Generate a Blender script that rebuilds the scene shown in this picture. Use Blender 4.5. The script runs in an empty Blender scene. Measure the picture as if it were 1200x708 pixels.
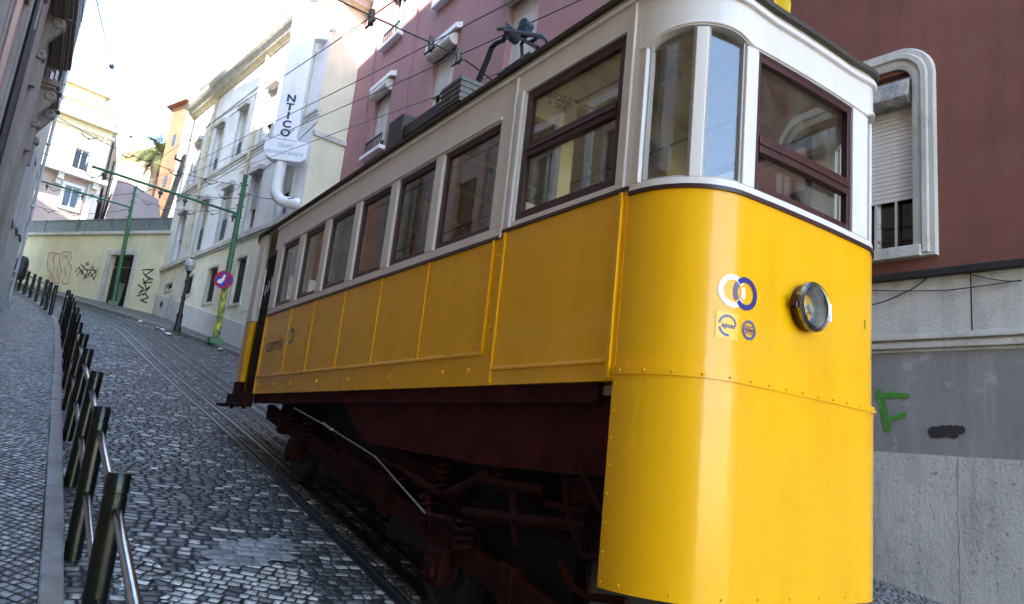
import bpy, bmesh, math, random
from math import sin, cos, pi, radians, sqrt, atan2
from mathutils import Vector, Matrix
random.seed(7)
SC = bpy.context.scene
COL = SC.collection
# ------------------------------------------------------------------ camera
CX0, CY0, FOC = 600.0, 354.0, 853.75
RX = Vector((0.81840114, 0.20334121, 0.53746808))    # world X,Y,Z axes in camera (right, down, forward)
RY = Vector((-0.56488176, 0.11297635, 0.81740134))
RZ = Vector((0.10549019, -0.97256809, 0.20732371))
CAM = Vector((0, 0, 1.8))
cd = bpy.data.cameras.new("Camera"); cam = bpy.data.objects.new("Camera", cd); COL.objects.link(cam)
right = Vector((RX[0], RY[0], RZ[0])); down = Vector((RX[1], RY[1], RZ[1])); fwd = Vector((RX[2], RY[2], RZ[2]))
m = Matrix((( right[0], -down[0], -fwd[0], CAM[0]), (right[1], -down[1], -fwd[1], CAM[1]), (right[2], -down[2], -fwd[2], CAM[2]), (0, 0, 0, 1)))
cam.matrix_world = m
cd.sensor_fit = 'HORIZONTAL'; cd.sensor_width = 36; cd.lens = FOC / 1200 * 36
cd.clip_start = .05; cd.clip_end = 3000
SC.camera = cam
# ------------------------------------------------------------------ light
SUN_DIR = Vector((-.62, -.45, .64)).normalized()      # towards the sun
elev = math.asin(SUN_DIR.z); azim = atan2(SUN_DIR.x, SUN_DIR.y)
W = bpy.data.worlds.new("World"); SC.world = W; W.use_nodes = True
nt = W.node_tree; bg = nt.nodes['Background']
sky = nt.nodes.new('ShaderNodeTexSky'); sky.sky_type = 'NISHITA'; sky.sun_disc = False
sky.sun_elevation = elev; sky.sun_rotation = azim; sky.air_density = 1.0; sky.dust_density = .3; sky.ozone_density = 1.0
nt.links.new(sky.outputs[0], bg.inputs[0]); bg.inputs[1].default_value = 0.15
sl = bpy.data.lights.new("Sun", 'SUN'); so = bpy.data.objects.new("Sun", sl); COL.objects.link(so)
sl.energy = 3.0; sl.angle = radians(.5); sl.color = (1, .94, .84)
so.rotation_euler = SUN_DIR.to_track_quat('Z', 'Y').to_euler(); so.location = (-8, -6, 30)
SC.view_settings.view_transform = 'Standard'; SC.view_settings.look = 'None'
SC.view_settings.exposure = 3.1; SC.view_settings.gamma = 1; SC.view_settings.use_curve_mapping = False
SC.render.engine = 'CYCLES'
SC.cycles.max_bounces = 7; SC.cycles.transparent_max_bounces = 14; SC.cycles.caustics_reflective = False; SC.cycles.caustics_refractive = False
SC.cycles.sample_clamp_indirect = 6

# ------------------------------------------------------------------ materials
MATS = {}
def new_mat(name):
    mt = bpy.data.materials.new(name); mt.use_nodes = True; MATS[name] = mt
    n = mt.node_tree.nodes; return mt, n, mt.node_tree.links, n['Principled BSDF']
def node(n, t, **kw):
    x = n.new(t)
    for k, v in kw.items(): setattr(x, k, v)
    return x
def ramp(n, stops, interp='LINEAR'):
    r = n.new('ShaderNodeValToRGB'); r.color_ramp.interpolation = interp
    el = r.color_ramp.elements
    while len(el) < len(stops): el.new(.5)
    for e, (p, c) in zip(el, stops):
        e.position = p; e.color = (*c, 1) if len(c) == 3 else c
    return r
def mixc(n, L, fac, a, b, mode='MIX'):
    x = n.new('ShaderNodeMix'); x.data_type = 'RGBA'; x.blend_type = mode
    for s, v in ((x.inputs[0], fac), (x.inputs[6], a), (x.inputs[7], b)):
        if hasattr(v, 'links') or hasattr(v, 'is_output'): L.new(v, s)
        elif isinstance(v, (int, float)): s.default_value = v
        else: s.default_value = (*v, 1)
    return x.outputs[2]
def plain(name, col, rough=.5, metal=0, var=.12, scale=4, bump=0, bscale=40, spec=.5, coat=0, streak=False):
    """paint, plaster or metal with soft uneven wear"""
    mt, n, L, b = new_mat(name)
    tc = n.new('ShaderNodeTexCoord'); mp = n.new('ShaderNodeMapping'); L.new(tc.outputs['Object'], mp.inputs[0])
    if streak: mp.inputs['Scale'].default_value = (1, 1, .18)
    nz = n.new('ShaderNodeTexNoise'); nz.inputs['Scale'].default_value = scale; nz.inputs['Detail'].default_value = 8; nz.inputs['Roughness'].default_value = .65
    L.new(mp.outputs[0], nz.inputs['Vector'])
    lo = [max(0, c * (1 - var * 1.6)) for c in col]; hi = [min(1, c * (1 + var)) for c in col]
    r = ramp(n, [(.3, lo), (.7, hi)]); L.new(nz.outputs['Fac'], r.inputs[0]); L.new(r.outputs[0], b.inputs['Base Color'])
    b.inputs['Roughness'].default_value = rough; b.inputs['Metallic'].default_value = metal
    b.inputs['Specular IOR Level'].default_value = spec; b.inputs['Coat Weight'].default_value = coat; b.inputs['Coat Roughness'].default_value = .06
    if bump:
        n2 = n.new('ShaderNodeTexNoise'); n2.inputs['Scale'].default_value = bscale; n2.inputs['Detail'].default_value = 6
        L.new(tc.outputs['Object'], n2.inputs['Vector'])
        bp = n.new('ShaderNodeBump'); bp.inputs['Strength'].default_value = bump; bp.inputs['Distance'].default_value = .02
        L.new(n2.outputs['Fac'], bp.inputs['Height']); L.new(bp.outputs[0], b.inputs['Normal'])
    return mt
def plaster(name, col, stain=(.2, .18, .16), amt=.5, rough=.85, patch=None, pamt=0, bump=.25, pits=0, pscale=2.4):
    mt, n, L, b = new_mat(name)
    tc = n.new('ShaderNodeTexCoord')
    a = n.new('ShaderNodeTexNoise'); a.inputs['Scale'].default_value = .9; a.inputs['Detail'].default_value = 10; a.inputs['Roughness'].default_value = .62
    L.new(tc.outputs['Object'], a.inputs['Vector'])
    mp = n.new('ShaderNodeMapping'); mp.inputs['Scale'].default_value = (3.2, 3.2, .28); L.new(tc.outputs['Object'], mp.inputs[0])
    s = n.new('ShaderNodeTexNoise'); s.inputs['Scale'].default_value = 1.6; s.inputs['Detail'].default_value = 9; s.inputs['Roughness'].default_value = .7; L.new(mp.outputs[0], s.inputs['Vector'])
    r1 = ramp(n, [(.3, [c * .84 for c in col]), (.7, [min(1, c * 1.1) for c in col])]); L.new(a.outputs['Fac'], r1.inputs[0])
    r2 = ramp(n, [(.5, (0, 0, 0)), (.8, (amt, amt, amt))]); L.new(s.outputs['Fac'], r2.inputs[0])
    c = mixc(n, L, r2.outputs[0], r1.outputs[0], stain)
    if patch:
        v = n.new('ShaderNodeTexNoise'); v.inputs['Scale'].default_value = pscale; v.inputs['Detail'].default_value = 12; v.inputs['Roughness'].default_value = .75
        L.new(tc.outputs['Object'], v.inputs['Vector'])
        r3 = ramp(n, [(.56, (0, 0, 0)), (.62, (pamt, pamt, pamt))]); L.new(v.outputs['Fac'], r3.inputs[0])
        c = mixc(n, L, r3.outputs[0], c, patch)
    pit = None
    if pits:                                                          # broken-out pits and short cracks
        m3 = n.new('ShaderNodeMapping'); m3.inputs['Rotation'].default_value = (.2, .3, .3); m3.inputs['Scale'].default_value = (1.2, 1.2, .9); L.new(tc.outputs['Object'], m3.inputs[0])
        pn = n.new('ShaderNodeTexNoise'); pn.inputs['Scale'].default_value = 19; pn.inputs['Detail'].default_value = 6; pn.inputs['Roughness'].default_value = .62; pn.inputs['Distortion'].default_value = .15; L.new(m3.outputs[0], pn.inputs['Vector'])
        rp_ = ramp(n, [(.62, (0, 0, 0)), (.70, (1, 1, 1))]); L.new(pn.outputs['Fac'], rp_.inputs[0]); pit = rp_.outputs[0]
        mk = n.new('ShaderNodeMath'); mk.operation = 'MULTIPLY'; mk.inputs[1].default_value = pits; L.new(pit, mk.inputs[0])
        c = mixc(n, L, mk.outputs[0], c, [q * .60 for q in col])
    L.new(c, b.inputs['Base Color']); b.inputs['Roughness'].default_value = rough; b.inputs['Specular IOR Level'].default_value = .3
    f = n.new('ShaderNodeTexNoise'); f.inputs['Scale'].default_value = 28; f.inputs['Detail'].default_value = 10; f.inputs['Roughness'].default_value = .7
    L.new(tc.outputs['Object'], f.inputs['Vector'])
    bp = n.new('ShaderNodeBump'); bp.inputs['Strength'].default_value = bump; bp.inputs['Distance'].default_value = .03
    hgt = f.outputs['Fac']
    if pit is not None:
        sb = n.new('ShaderNodeMath'); sb.operation = 'SUBTRACT'; L.new(hgt, sb.inputs[0]); L.new(pit, sb.inputs[1]); hgt = sb.outputs[0]
    L.new(hgt, bp.inputs['Height']); L.new(bp.outputs[0], b.inputs['Normal'])
    return mt
def cobble(name, w, h, stops, joint, rough, rot=0, jw=.010, dist=.02, warp=.05, patchy=.3, tilt=.5):
    """stone setts laid in wandering rows: every stone has its own width, colour and tip"""
    mt, n, L, b = new_mat(name)
    def mth(op, *args, clamp=False):
        x = n.new('ShaderNodeMath'); x.operation = op; x.use_clamp = clamp
        for i, v in enumerate(args):
            if hasattr(v, 'is_output'): L.new(v, x.inputs[i])
            else: x.inputs[i].default_value = v
        return x.outputs[0]
    tc = n.new('ShaderNodeTexCoord'); mp = n.new('ShaderNodeMapping'); L.new(tc.outputs['Object'], mp.inputs[0]); mp.inputs['Rotation'].default_value = (0, 0, rot)
    P = mp.outputs[0]
    for sc, am in ((.9, warp * 4), (5.5, warp), (17, warp * .28)):
        nz = n.new('ShaderNodeTexNoise'); nz.inputs['Scale'].default_value = sc; nz.inputs['Detail'].default_value = 2; L.new(mp.outputs[0], nz.inputs['Vector'])
        ad = n.new('ShaderNodeVectorMath'); ad.operation = 'MULTIPLY_ADD'; ad.inputs[1].default_value = (am, am, 0); L.new(nz.outputs['Color'], ad.inputs[0]); L.new(P, ad.inputs[2]); P = ad.outputs[0]
    sp = n.new('ShaderNodeSeparateXYZ'); L.new(P, sp.inputs[0])
    ry = mth('DIVIDE', sp.outputs[1], h); row = mth('FLOOR', ry); fy = mth('FRACT', ry)
    wn = n.new('ShaderNodeTexWhiteNoise'); wn.noise_dimensions = '1D'; L.new(row, wn.inputs['W']); sw = n.new('ShaderNodeSeparateColor'); L.new(wn.outputs['Color'], sw.inputs[0])
    wr = mth('MULTIPLY_ADD', sw.outputs[0], w * .5, w * .75)
    rx0 = mth('ADD', mth('DIVIDE', sp.outputs[0], wr), mth('MULTIPLY', sw.outputs[1], 37.0))
    # uneven widths inside a row
    n1 = n.new('ShaderNodeTexNoise'); n1.noise_dimensions = '2D'; n1.inputs['Scale'].default_value = 1.0; n1.inputs['Detail'].default_value = 0
    cv = n.new('ShaderNodeCombineXYZ'); L.new(mth('MULTIPLY', rx0, .8), cv.inputs[0]); L.new(mth('MULTIPLY', row, 7.31), cv.inputs[1]); L.new(cv.outputs[0], n1.inputs['Vector'])
    rx = mth('ADD', rx0, mth('MULTIPLY', n1.outputs['Fac'], .9)); col = mth('FLOOR', rx); fx = mth('FRACT', rx)
    dx = mth('MULTIPLY', mth('MINIMUM', fx, mth('SUBTRACT', 1.0, fx)), w); dy = mth('MULTIPLY', mth('MINIMUM', fy, mth('SUBTRACT', 1.0, fy)), h)
    d = mth('SMOOTH_MIN', dx, dy, .022)
    cid = n.new('ShaderNodeCombineXYZ'); L.new(row, cid.inputs[0]); L.new(col, cid.inputs[1])
    cn = n.new('ShaderNodeTexWhiteNoise'); cn.noise_dimensions = '2D'; L.new(cid.outputs[0], cn.inputs['Vector']); sc_ = n.new('ShaderNodeSeparateColor'); L.new(cn.outputs['Color'], sc_.inputs[0])
    pn = n.new('ShaderNodeTexNoise'); pn.inputs['Scale'].default_value = .6; pn.inputs['Detail'].default_value = 4; L.new(tc.outputs['Object'], pn.inputs['Vector'])
    v = mth('ADD', cn.outputs['Value'], mth('MULTIPLY', mth('SUBTRACT', pn.outputs['Fac'], .5), patchy * 2))
    r = ramp(n, stops); L.new(v, r.inputs[0])
    gr = n.new('ShaderNodeTexNoise'); gr.inputs['Scale'].default_value = 70; gr.inputs['Detail'].default_value = 5; L.new(tc.outputs['Object'], gr.inputs['Vector'])
    grr = ramp(n, [(.25, (.6, .6, .6)), (.75, (1.25, 1.25, 1.25))]); L.new(gr.outputs['Fac'], grr.inputs[0])
    c0 = mixc(n, L, 1.0, r.outputs[0], grr.outputs[0], 'MULTIPLY')
    jn = n.new('ShaderNodeTexNoise'); jn.inputs['Scale'].default_value = 9; jn.inputs['Detail'].default_value = 3; L.new(tc.outputs['Object'], jn.inputs['Vector'])
    jw_ = mth('MULTIPLY_ADD', jn.outputs['Fac'], jw * 1.6, jw * .2)
    e = n.new('ShaderNodeMapRange'); e.interpolation_type = 'SMOOTHSTEP'; L.new(d, e.inputs[0]); L.new(mth('MULTIPLY', jw_, .45), e.inputs[1]); L.new(jw_, e.inputs[2])
    L.new(mixc(n, L, e.outputs[0], joint, c0), b.inputs['Base Color'])
    rv = mth('MULTIPLY_ADD', sc_.outputs[2], .22, rough - .08)
    L.new(mth('SUBTRACT', mth('ADD', rv, .45), mth('MULTIPLY', e.outputs[0], .45)), b.inputs['Roughness'])
    dome = n.new('ShaderNodeMapRange'); dome.interpolation_type = 'SMOOTHERSTEP'; L.new(d, dome.inputs[0]); dome.inputs[1].default_value = 0; dome.inputs[2].default_value = min(w, h) * .36
    tx = mth('MULTIPLY', mth('SUBTRACT', fx, .5), mth('SUBTRACT', sc_.outputs[0], .5)); ty = mth('MULTIPLY', mth('SUBTRACT', fy, .5), mth('SUBTRACT', sc_.outputs[1], .5))
    hh = mth('ADD', dome.outputs[0], mth('MULTIPLY', mth('ADD', tx, ty), tilt * 2.2))
    hh = mth('ADD', hh, mth('MULTIPLY', gr.outputs['Fac'], .16)); hh = mth('ADD', hh, mth('MULTIPLY', sc_.outputs[1], .25))
    bp = n.new('ShaderNodeBump'); bp.inputs['Strength'].default_value = 1; bp.inputs['Distance'].default_value = dist
    L.new(hh, bp.inputs['Height']); L.new(bp.outputs[0], b.inputs['Normal'])
    return mt
def glass(name, tint=(.8, .84, .82), refl=1.0, dirt=.06, ior=1.6):
    mt, n, L, b = new_mat(name)
    out = n['Material Output']; n.remove(b)
    tr = n.new('ShaderNodeBsdfTransparent'); tr.inputs[0].default_value = (*tint, 1)
    gl = n.new('ShaderNodeBsdfGlossy'); gl.inputs['Roughness'].default_value = .015; gl.inputs['Color'].default_value = (refl, refl, refl, 1)
    df = n.new('ShaderNodeBsdfDiffuse'); df.inputs[0].default_value = (.5, .48, .42, 1)
    fr = n.new('ShaderNodeFresnel'); ge = n.new('ShaderNodeNewGeometry'); im = n.new('ShaderNodeMapRange'); im.inputs[3].default_value = ior; im.inputs[4].default_value = 1 / ior; L.new(ge.outputs['Backfacing'], im.inputs[0]); L.new(im.outputs[0], fr.inputs['IOR'])
    mx = n.new('ShaderNodeMixShader'); L.new(fr.outputs[0], mx.inputs[0]); L.new(tr.outputs[0], mx.inputs[1]); L.new(gl.outputs[0], mx.inputs[2])
    tc = n.new('ShaderNodeTexCoord'); nz = n.new('ShaderNodeTexNoise'); nz.inputs['Scale'].default_value = 5; nz.inputs['Detail'].default_value = 8; L.new(tc.outputs['Object'], nz.inputs['Vector'])
    r = ramp(n, [(.4, (0, 0, 0)), (.75, (dirt, dirt, dirt))]); L.new(nz.outputs['Fac'], r.inputs[0])
    m2 = n.new('ShaderNodeMixShader'); L.new(r.outputs[0], m2.inputs[0]); L.new(mx.outputs[0], m2.inputs[1]); L.new(df.outputs[0], m2.inputs[2])
    L.new(m2.outputs[0], out.inputs[0]); return mt
def patchy(name, a, b_, scale, lo, hi, rough=.6, stretch=(1, 1, 1), bump=0):
    mt, n, L, b = new_mat(name)
    tc = n.new('ShaderNodeTexCoord'); mp = n.new('ShaderNodeMapping'); mp.inputs['Scale'].default_value = stretch; L.new(tc.outputs['Object'], mp.inputs[0])
    nz = n.new('ShaderNodeTexNoise'); nz.inputs['Scale'].default_value = scale; nz.inputs['Detail'].default_value = 10; nz.inputs['Roughness'].default_value = .7; L.new(mp.outputs[0], nz.inputs['Vector'])
    r = ramp(n, [(lo, a), (hi, b_)]); L.new(nz.outputs['Fac'], r.inputs[0]); L.new(r.outputs[0], b.inputs['Base Color']); b.inputs['Roughness'].default_value = rough
    if bump:
        bp = n.new('ShaderNodeBump'); bp.inputs['Strength'].default_value = bump; bp.inputs['Distance'].default_value = .02; L.new(nz.outputs['Fac'], bp.inputs['Height']); L.new(bp.outputs[0], b.inputs['Normal'])
    return mt

M = MATS
def paint(name, col, grime, rough, spec, coat, peel):
    """hand-painted sheet metal: faint brush streaks, grime, dulled patches, slightly wavy gloss"""
    mt, n, L, b = new_mat(name)
    tc = n.new('ShaderNodeTexCoord'); mp = n.new('ShaderNodeMapping'); L.new(tc.outputs['Object'], mp.inputs[0]); mp.inputs['Scale'].default_value = (1, 1, .15)
    def nz(v, sc, det=6, ro=.6):
        x = n.new('ShaderNodeTexNoise'); x.inputs['Scale'].default_value = sc; x.inputs['Detail'].default_value = det; x.inputs['Roughness'].default_value = ro; L.new(v, x.inputs['Vector']); return x.outputs['Fac']
    r1 = ramp(n, [(.25, [c * .86 for c in col]), (.75, [min(1, c * 1.05) for c in col])]); L.new(nz(mp.outputs[0], 5, 8, .7), r1.inputs[0])
    g = ramp(n, [(.56, (0, 0, 0)), (.80, (.34, .34, .34))]); L.new(nz(mp.outputs[0], 2.2, 10, .72), g.inputs[0])
    sp = ramp(n, [(.70, (0, 0, 0)), (.76, (.5, .5, .5))]); L.new(nz(tc.outputs['Object'], 34, 4, .6), sp.inputs[0])
    c = mixc(n, L, g.outputs[0], r1.outputs[0], grime); c = mixc(n, L, sp.outputs[0], c, [q * .6 for q in grime]); L.new(c, b.inputs['Base Color'])
    rr = n.new('ShaderNodeMapRange'); rr.inputs[1].default_value = .3; rr.inputs[2].default_value = .7; rr.inputs[3].default_value = rough - .08; rr.inputs[4].default_value = rough + .16
    L.new(nz(tc.outputs['Object'], 3.5, 8, .7), rr.inputs[0]); L.new(rr.outputs[0], b.inputs['Roughness'])
    b.inputs['Specular IOR Level'].default_value = spec; b.inputs['Coat Weight'].default_value = coat; b.inputs['Coat Roughness'].default_value = .07
    s1 = n.new('ShaderNodeMath'); s1.operation = 'MULTIPLY_ADD'; s1.inputs[1].default_value = .12; L.new(nz(tc.outputs['Object'], 55, 3), s1.inputs[0])
    s2 = n.new('ShaderNodeMath'); s2.operation = 'MULTIPLY_ADD'; s2.inputs[1].default_value = 1.0; L.new(nz(tc.outputs['Object'], 3.2, 3), s2.inputs[0]); L.new(s1.outputs[0], s2.inputs[2]); s1.inputs[2].default_value = 0
    bp = n.new('ShaderNodeBump'); bp.inputs['Strength'].default_value = peel; bp.inputs['Distance'].default_value = .02; L.new(s2.outputs[0], bp.inputs['Height']); L.new(bp.outputs[0], b.inputs['Normal']); L.new(bp.outputs[0], b.inputs['Coat Normal'])
    return mt
paint('tram_yellow', (.97, .475, .0), (.66, .27, .001), .27, .22, .40, .13)
paint('tram_white', (.80, .745, .715), (.50, .46, .42), .38, .4, .25, .10)
plain('tram_maroon', (.054, .0065, .0075), spec=.15, rough=.7, var=.35, scale=5, bump=.1, bscale=30)
plain('belt_dark', (.035, .008, .012), rough=.4)
plain('roof_dark', (.05, .035, .028), rough=.6, var=.3, bump=.2)
plain('sash_brown', (.055, .013, .010), rough=.38, var=.35, scale=9, bump=.06, bscale=60, streak=True)
plain('door_dark', (.02, .010, .007), rough=.4, var=.3)
plain('truck_red', (.030, .005, .004), spec=.15, rough=.75, var=.45, scale=8, bump=.3, bscale=30)
plain('iron_dark', (.011, .010, .010), rough=.55, var=.4, scale=10, bump=.2)
plain('steel_bright', (.6, .6, .62), rough=.25, metal=1, var=.1)
plain('rim_metal', (.30, .28, .25), rough=.28, metal=1, var=.35, scale=25)
plain('chrome', (.75, .74, .70), rough=.16, metal=1, var=.15, scale=20)
plain('lamp_inner', (.22, .225, .23), rough=.42, metal=1)
plain('decal_white', (.85, .85, .85), rough=.4, var=.02)
plain('decal_blue', (.012, .013, .18), rough=.4, var=.03)
plain('decal_mid', (.035, .075, .27), rough=.4, var=.03)
plain('decal_mauve', (.15, .11, .24), rough=.4, var=.03)
plain('decal_navy', (.04, .05, .10), rough=.4, var=.03)
plain('decal_grey', (.45, .42, .38), rough=.4, var=.03)
plain('decal_pale', (.95, .56, .05), rough=.35, var=.04)
plain('black_print', (.012, .012, .012), rough=.5)
plain('cream_interior', (.88, .80, .50), rough=.4, var=.08)
plain('seat_pink', (.36, .14, .10), rough=.5)
plain('floor_wood', (.45, .30, .17), rough=.6, var=.3)
glass('tram_glass', (.97, .97, .95), 1.0, .07, 1.65)
glass('house_glass', (.35, .42, .5), 1.0, .05)
glass('lens_glass', (.85, .88, .90), 1.0, .75, 1.45)
cobble('road_setts', .100, .078, [(0, (.034, .033, .033)), (.35, (.072, .070, .069)), (.74, (.130, .127, .122)), (.86, (.20, .195, .18)), (.93, (.42, .40, .36)), (1, (.56, .53, .48))], (.012, .0115, .011), .42, rot=.12, patchy=.16)
cobble('white_setts', .090, .072, [(0, (.05, .05, .053)), (.10, (.12, .12, .12)), (.17, (.38, .365, .33)), (.6, (.62, .59, .53)), (1, (.74, .70, .62))], (.016, .015, .014), .48, rot=.5, patchy=.08, warp=.03)
cobble('pavement_setts', .064, .060, [(0, (.105, .10, .098)), (.4, (.21, .203, .193)), (.85, (.33, .32, .30)), (1, (.45, .44, .41))], (.014, .0135, .012), .38, rot=.78, jw=.008, dist=.014, warp=.02, patchy=.2)
plain('kerb_stone', (.22, .205, .18), rough=.55, var=.25, scale=6, bump=.3, bscale=25)
cobble('mortar', .12, .09, [(0, (.13, .135, .14)), (.5, (.24, .24, .235)), (1, (.36, .355, .34))], (.20, .20, .195), .45, rot=.12, patchy=.5, tilt=.12, dist=.010)
plain('rail_steel', (.17, .17, .175), rough=.38, metal=1, var=.2)
plain('rail_groove', (.012, .011, .011), rough=.7)
plain('terrain_earth', (.12, .11, .10), rough=.9, var=.2, scale=.3)
plain('bollard_paint', (.004, .007, .006), rough=.22, var=.25, scale=12, bump=.05, bscale=60, spec=.35)
plain('handrail_steel', (.42, .43, .45), rough=.22, metal=1, var=.2, scale=15)
plaster('hotel_lower', (.86, .82, .66), amt=.30, stain=(.36, .33, .25))
plaster('hotel_upper', (.88, .875, .86), amt=.22, stain=(.42, .40, .36))
plaster('hotel_end', (.78, .74, .56), amt=.25, stain=(.5, .46, .34))
plaster('hotel_dado', (.66, .65, .63), amt=.5, stain=(.3, .29, .28))
plain('stone_trim', (.62, .60, .55), rough=.8, var=.18, scale=3, bump=.2)
plain('cornice_cream', (.70, .60, .40), rough=.8, var=.2, bump=.2)
plaster('pink_wall', (.37, .205, .20), amt=.30, stain=(.27, .12, .115))
plaster('maroon_wall', (.175, .068, .050), amt=.7, stain=(.085, .042, .04), patch=(.19, .09, .08), pamt=.35, bump=.4, pscale=1.2)
plaster('grey_stone', (.50, .48, .44), amt=.6, stain=(.17, .16, .15), patch=(.25, .23, .21), pamt=.35, bump=.6)
plaster('render_base', (.47, .45, .42), amt=.8, stain=(.22, .205, .19), patch=(.30, .28, .26), pamt=.5, bump=.8, pits=.8)
plaster('grey_band', (.205, .20, .20), amt=.8, stain=(.31, .31, .31), patch=(.31, .31, .315), pamt=.9, bump=.3, pits=.12, pscale=1.9)
plaster('yellow_wall', (.82, .75, .52), amt=.30, stain=(.40, .37, .27))
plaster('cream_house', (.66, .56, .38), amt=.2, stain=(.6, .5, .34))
plaster('pink_house', (.54, .39, .33), amt=.2, stain=(.5, .38, .34))
plaster('left_orange', (.46, .21, .13), amt=.3, stain=(.3, .15, .1))
plaster('left_stone', (.27, .255, .235), amt=.55, stain=(.07, .065, .06), bump=.5)
plaster('left_cream', (.46, .36, .20), amt=.3, stain=(.4, .34, .24))
plaster('left_grey', (.42, .42, .41), amt=.5, stain=(.22, .21, .21), bump=.4)
plaster('brown_plaster', (.26, .20, .19), amt=.4, stain=(.16, .12, .11))
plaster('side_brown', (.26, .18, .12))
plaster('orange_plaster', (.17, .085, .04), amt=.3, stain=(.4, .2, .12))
plain('roof_tile', (.30, .13, .08), rough=.8, var=.3, scale=6, bump=.5, bscale=18)
plain('white_paint', (.78, .78, .77), rough=.45, var=.06)
patchy('peeling_white', (.66, .64, .58), (.20, .15, .10), 7, .55, .62, .7, (1, 1, 1), .3)
patchy('box_metal', (.16, .16, .155), (.40, .39, .37), 9, .42, .62, .55, (1, 1, .5), .3)
plain('shutter_pale', (.58, .55, .50), rough=.6, var=.12, scale=3, streak=True)
plain('shutter_grey', (.45, .43, .42), rough=.6, var=.12, scale=3, streak=True)
plain('shutter_green', (.035, .085, .065), rough=.5, var=.2)
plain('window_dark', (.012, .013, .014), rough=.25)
plain('curtain_pale', (.55, .53, .5), rough=.8)
plain('underfloor_shade', (.003, .003, .003), rough=.8)  # near-black colour standing in for the shade under the tram
plain('iron_black', (.010, .010, .011), rough=.45, var=.2)
plain('pole_green', (.035, .15, .065), rough=.4, var=.25, scale=6)
patchy('pole_stickers', (.03, .14, .05), (.55, .45, .05), 9, .47, .53, .5, (1, 1, .6))
plain('wire_black', (.012, .012, .013), rough=.5)
plain('sign_white', (.80, .83, .86), rough=.35, var=.04)
plain('sign_blue', (.02, .06, .42), rough=.4, var=.05)
plain('sign_red', (.50, .02, .03), rough=.4, var=.05)
plain('letter_navy', (.03, .05, .10), rough=.4, var=.1)
plain('letter_blue', (.22, .36, .55), rough=.4, var=.1)
plain('letter_pale', (.76, .74, .68), rough=.5, var=.05)  # paler tone for the upper letters of the sign
plain('globe_glass', (.42, .42, .41), rough=.15, var=.05, coat=.5)
plain('box_grey', (.15, .155, .15), rough=.6, var=.3, scale=8)
plain('zinc', (.36, .40, .43), rough=.45, var=.2)
plain('railing_grey', (.15, .17, .165), rough=.5, var=.2)
plain('wood_pole', (.12, .085, .06), rough=.85, var=.35, bump=.5)
plain('bin_green', (.02, .09, .05), rough=.4)
plain('graffiti_black', (.02, .02, .022), rough=.6)
plain('graffiti_red', (.50, .16, .10), rough=.6)
plain('faded_paint', (.26, .26, .268), rough=.8, var=.25, scale=14)
plain('graffiti_green', (.055, .22, .03), rough=.6, var=.2, scale=20)
plain('paper_white', (.75, .75, .74), rough=.7)
plain('palm_leaf', (.10, .12, .035), rough=.55, var=.35, scale=3)
plain('palm_dry', (.22, .17, .07), rough=.8, var=.3)
plain('flag_yellow', (.85, .60, .01), rough=.5)
plain('insulator', (.10, .095, .09), rough=.35)

# ------------------------------------------------------------------ mesh helpers
def link(name, bm, mat, parent=None, smooth=False, bevel=0, label=None):
    bmesh.ops.recalc_face_normals(bm, faces=bm.faces)
    me = bpy.data.meshes.new(name); bm.to_mesh(me); bm.free()
    me.materials.append(M[mat] if isinstance(mat, str) else mat)
    if smooth:
        for p in me.polygons: p.use_smooth = True
        try: me.set_sharp_from_angle(angle=radians(38))
        except Exception: pass
    o = bpy.data.objects.new(name, me); COL.objects.link(o)
    if parent is not None:
        o.parent = parent; o.matrix_parent_inverse = parent.matrix_basis.inverted()
    if bevel:
        md = o.modifiers.new('bevel', 'BEVEL'); md.width = bevel; md.segments = 2; md.limit_method = 'ANGLE'; md.angle_limit = radians(40)
    if label: o['label'] = label
    return o
def thing(name, label, cat, loc=(0, 0, 0), group=None):
    o = bpy.data.objects.new(name, None); o.location = loc; COL.objects.link(o)
    o.empty_display_size = .2
    o['label'] = label; o['category'] = cat
    if group: o['group'] = group
    return o
def tag(o, label, cat, group=None):
    o['label'] = label; o['category'] = cat
    if group: o['group'] = group
    return o
def struct(o, kind='structure'):
    o['kind'] = kind; return o
def B(): return bmesh.new()
def hexa(bm, P):
    v = [bm.verts.new(p) for p in P]
    for f in ((0, 1, 2, 3), (7, 6, 5, 4), (0, 4, 5, 1), (1, 5, 6, 2), (2, 6, 7, 3), (3, 7, 4, 0)):
        bm.faces.new([v[i] for i in f])
def box(bm, x0, x1, y0, y1, z0, z1):
    hexa(bm, [(x0, y0, z0), (x1, y0, z0), (x1, y1, z0), (x0, y1, z0), (x0, y0, z1), (x1, y0, z1), (x1, y1, z1), (x0, y1, z1)])
def prism(bm, loop, d):
    """closed 3-D loop swept by vector d"""
    d = Vector(d); a = [bm.verts.new(p) for p in loop]; b = [bm.verts.new(Vector(p) + d) for p in loop]
    n = len(a)
    bm.faces.new(a); bm.faces.new(list(reversed(b)))
    for i in range(n): bm.faces.new([a[i], b[i], b[(i + 1) % n], a[(i + 1) % n]])
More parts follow.
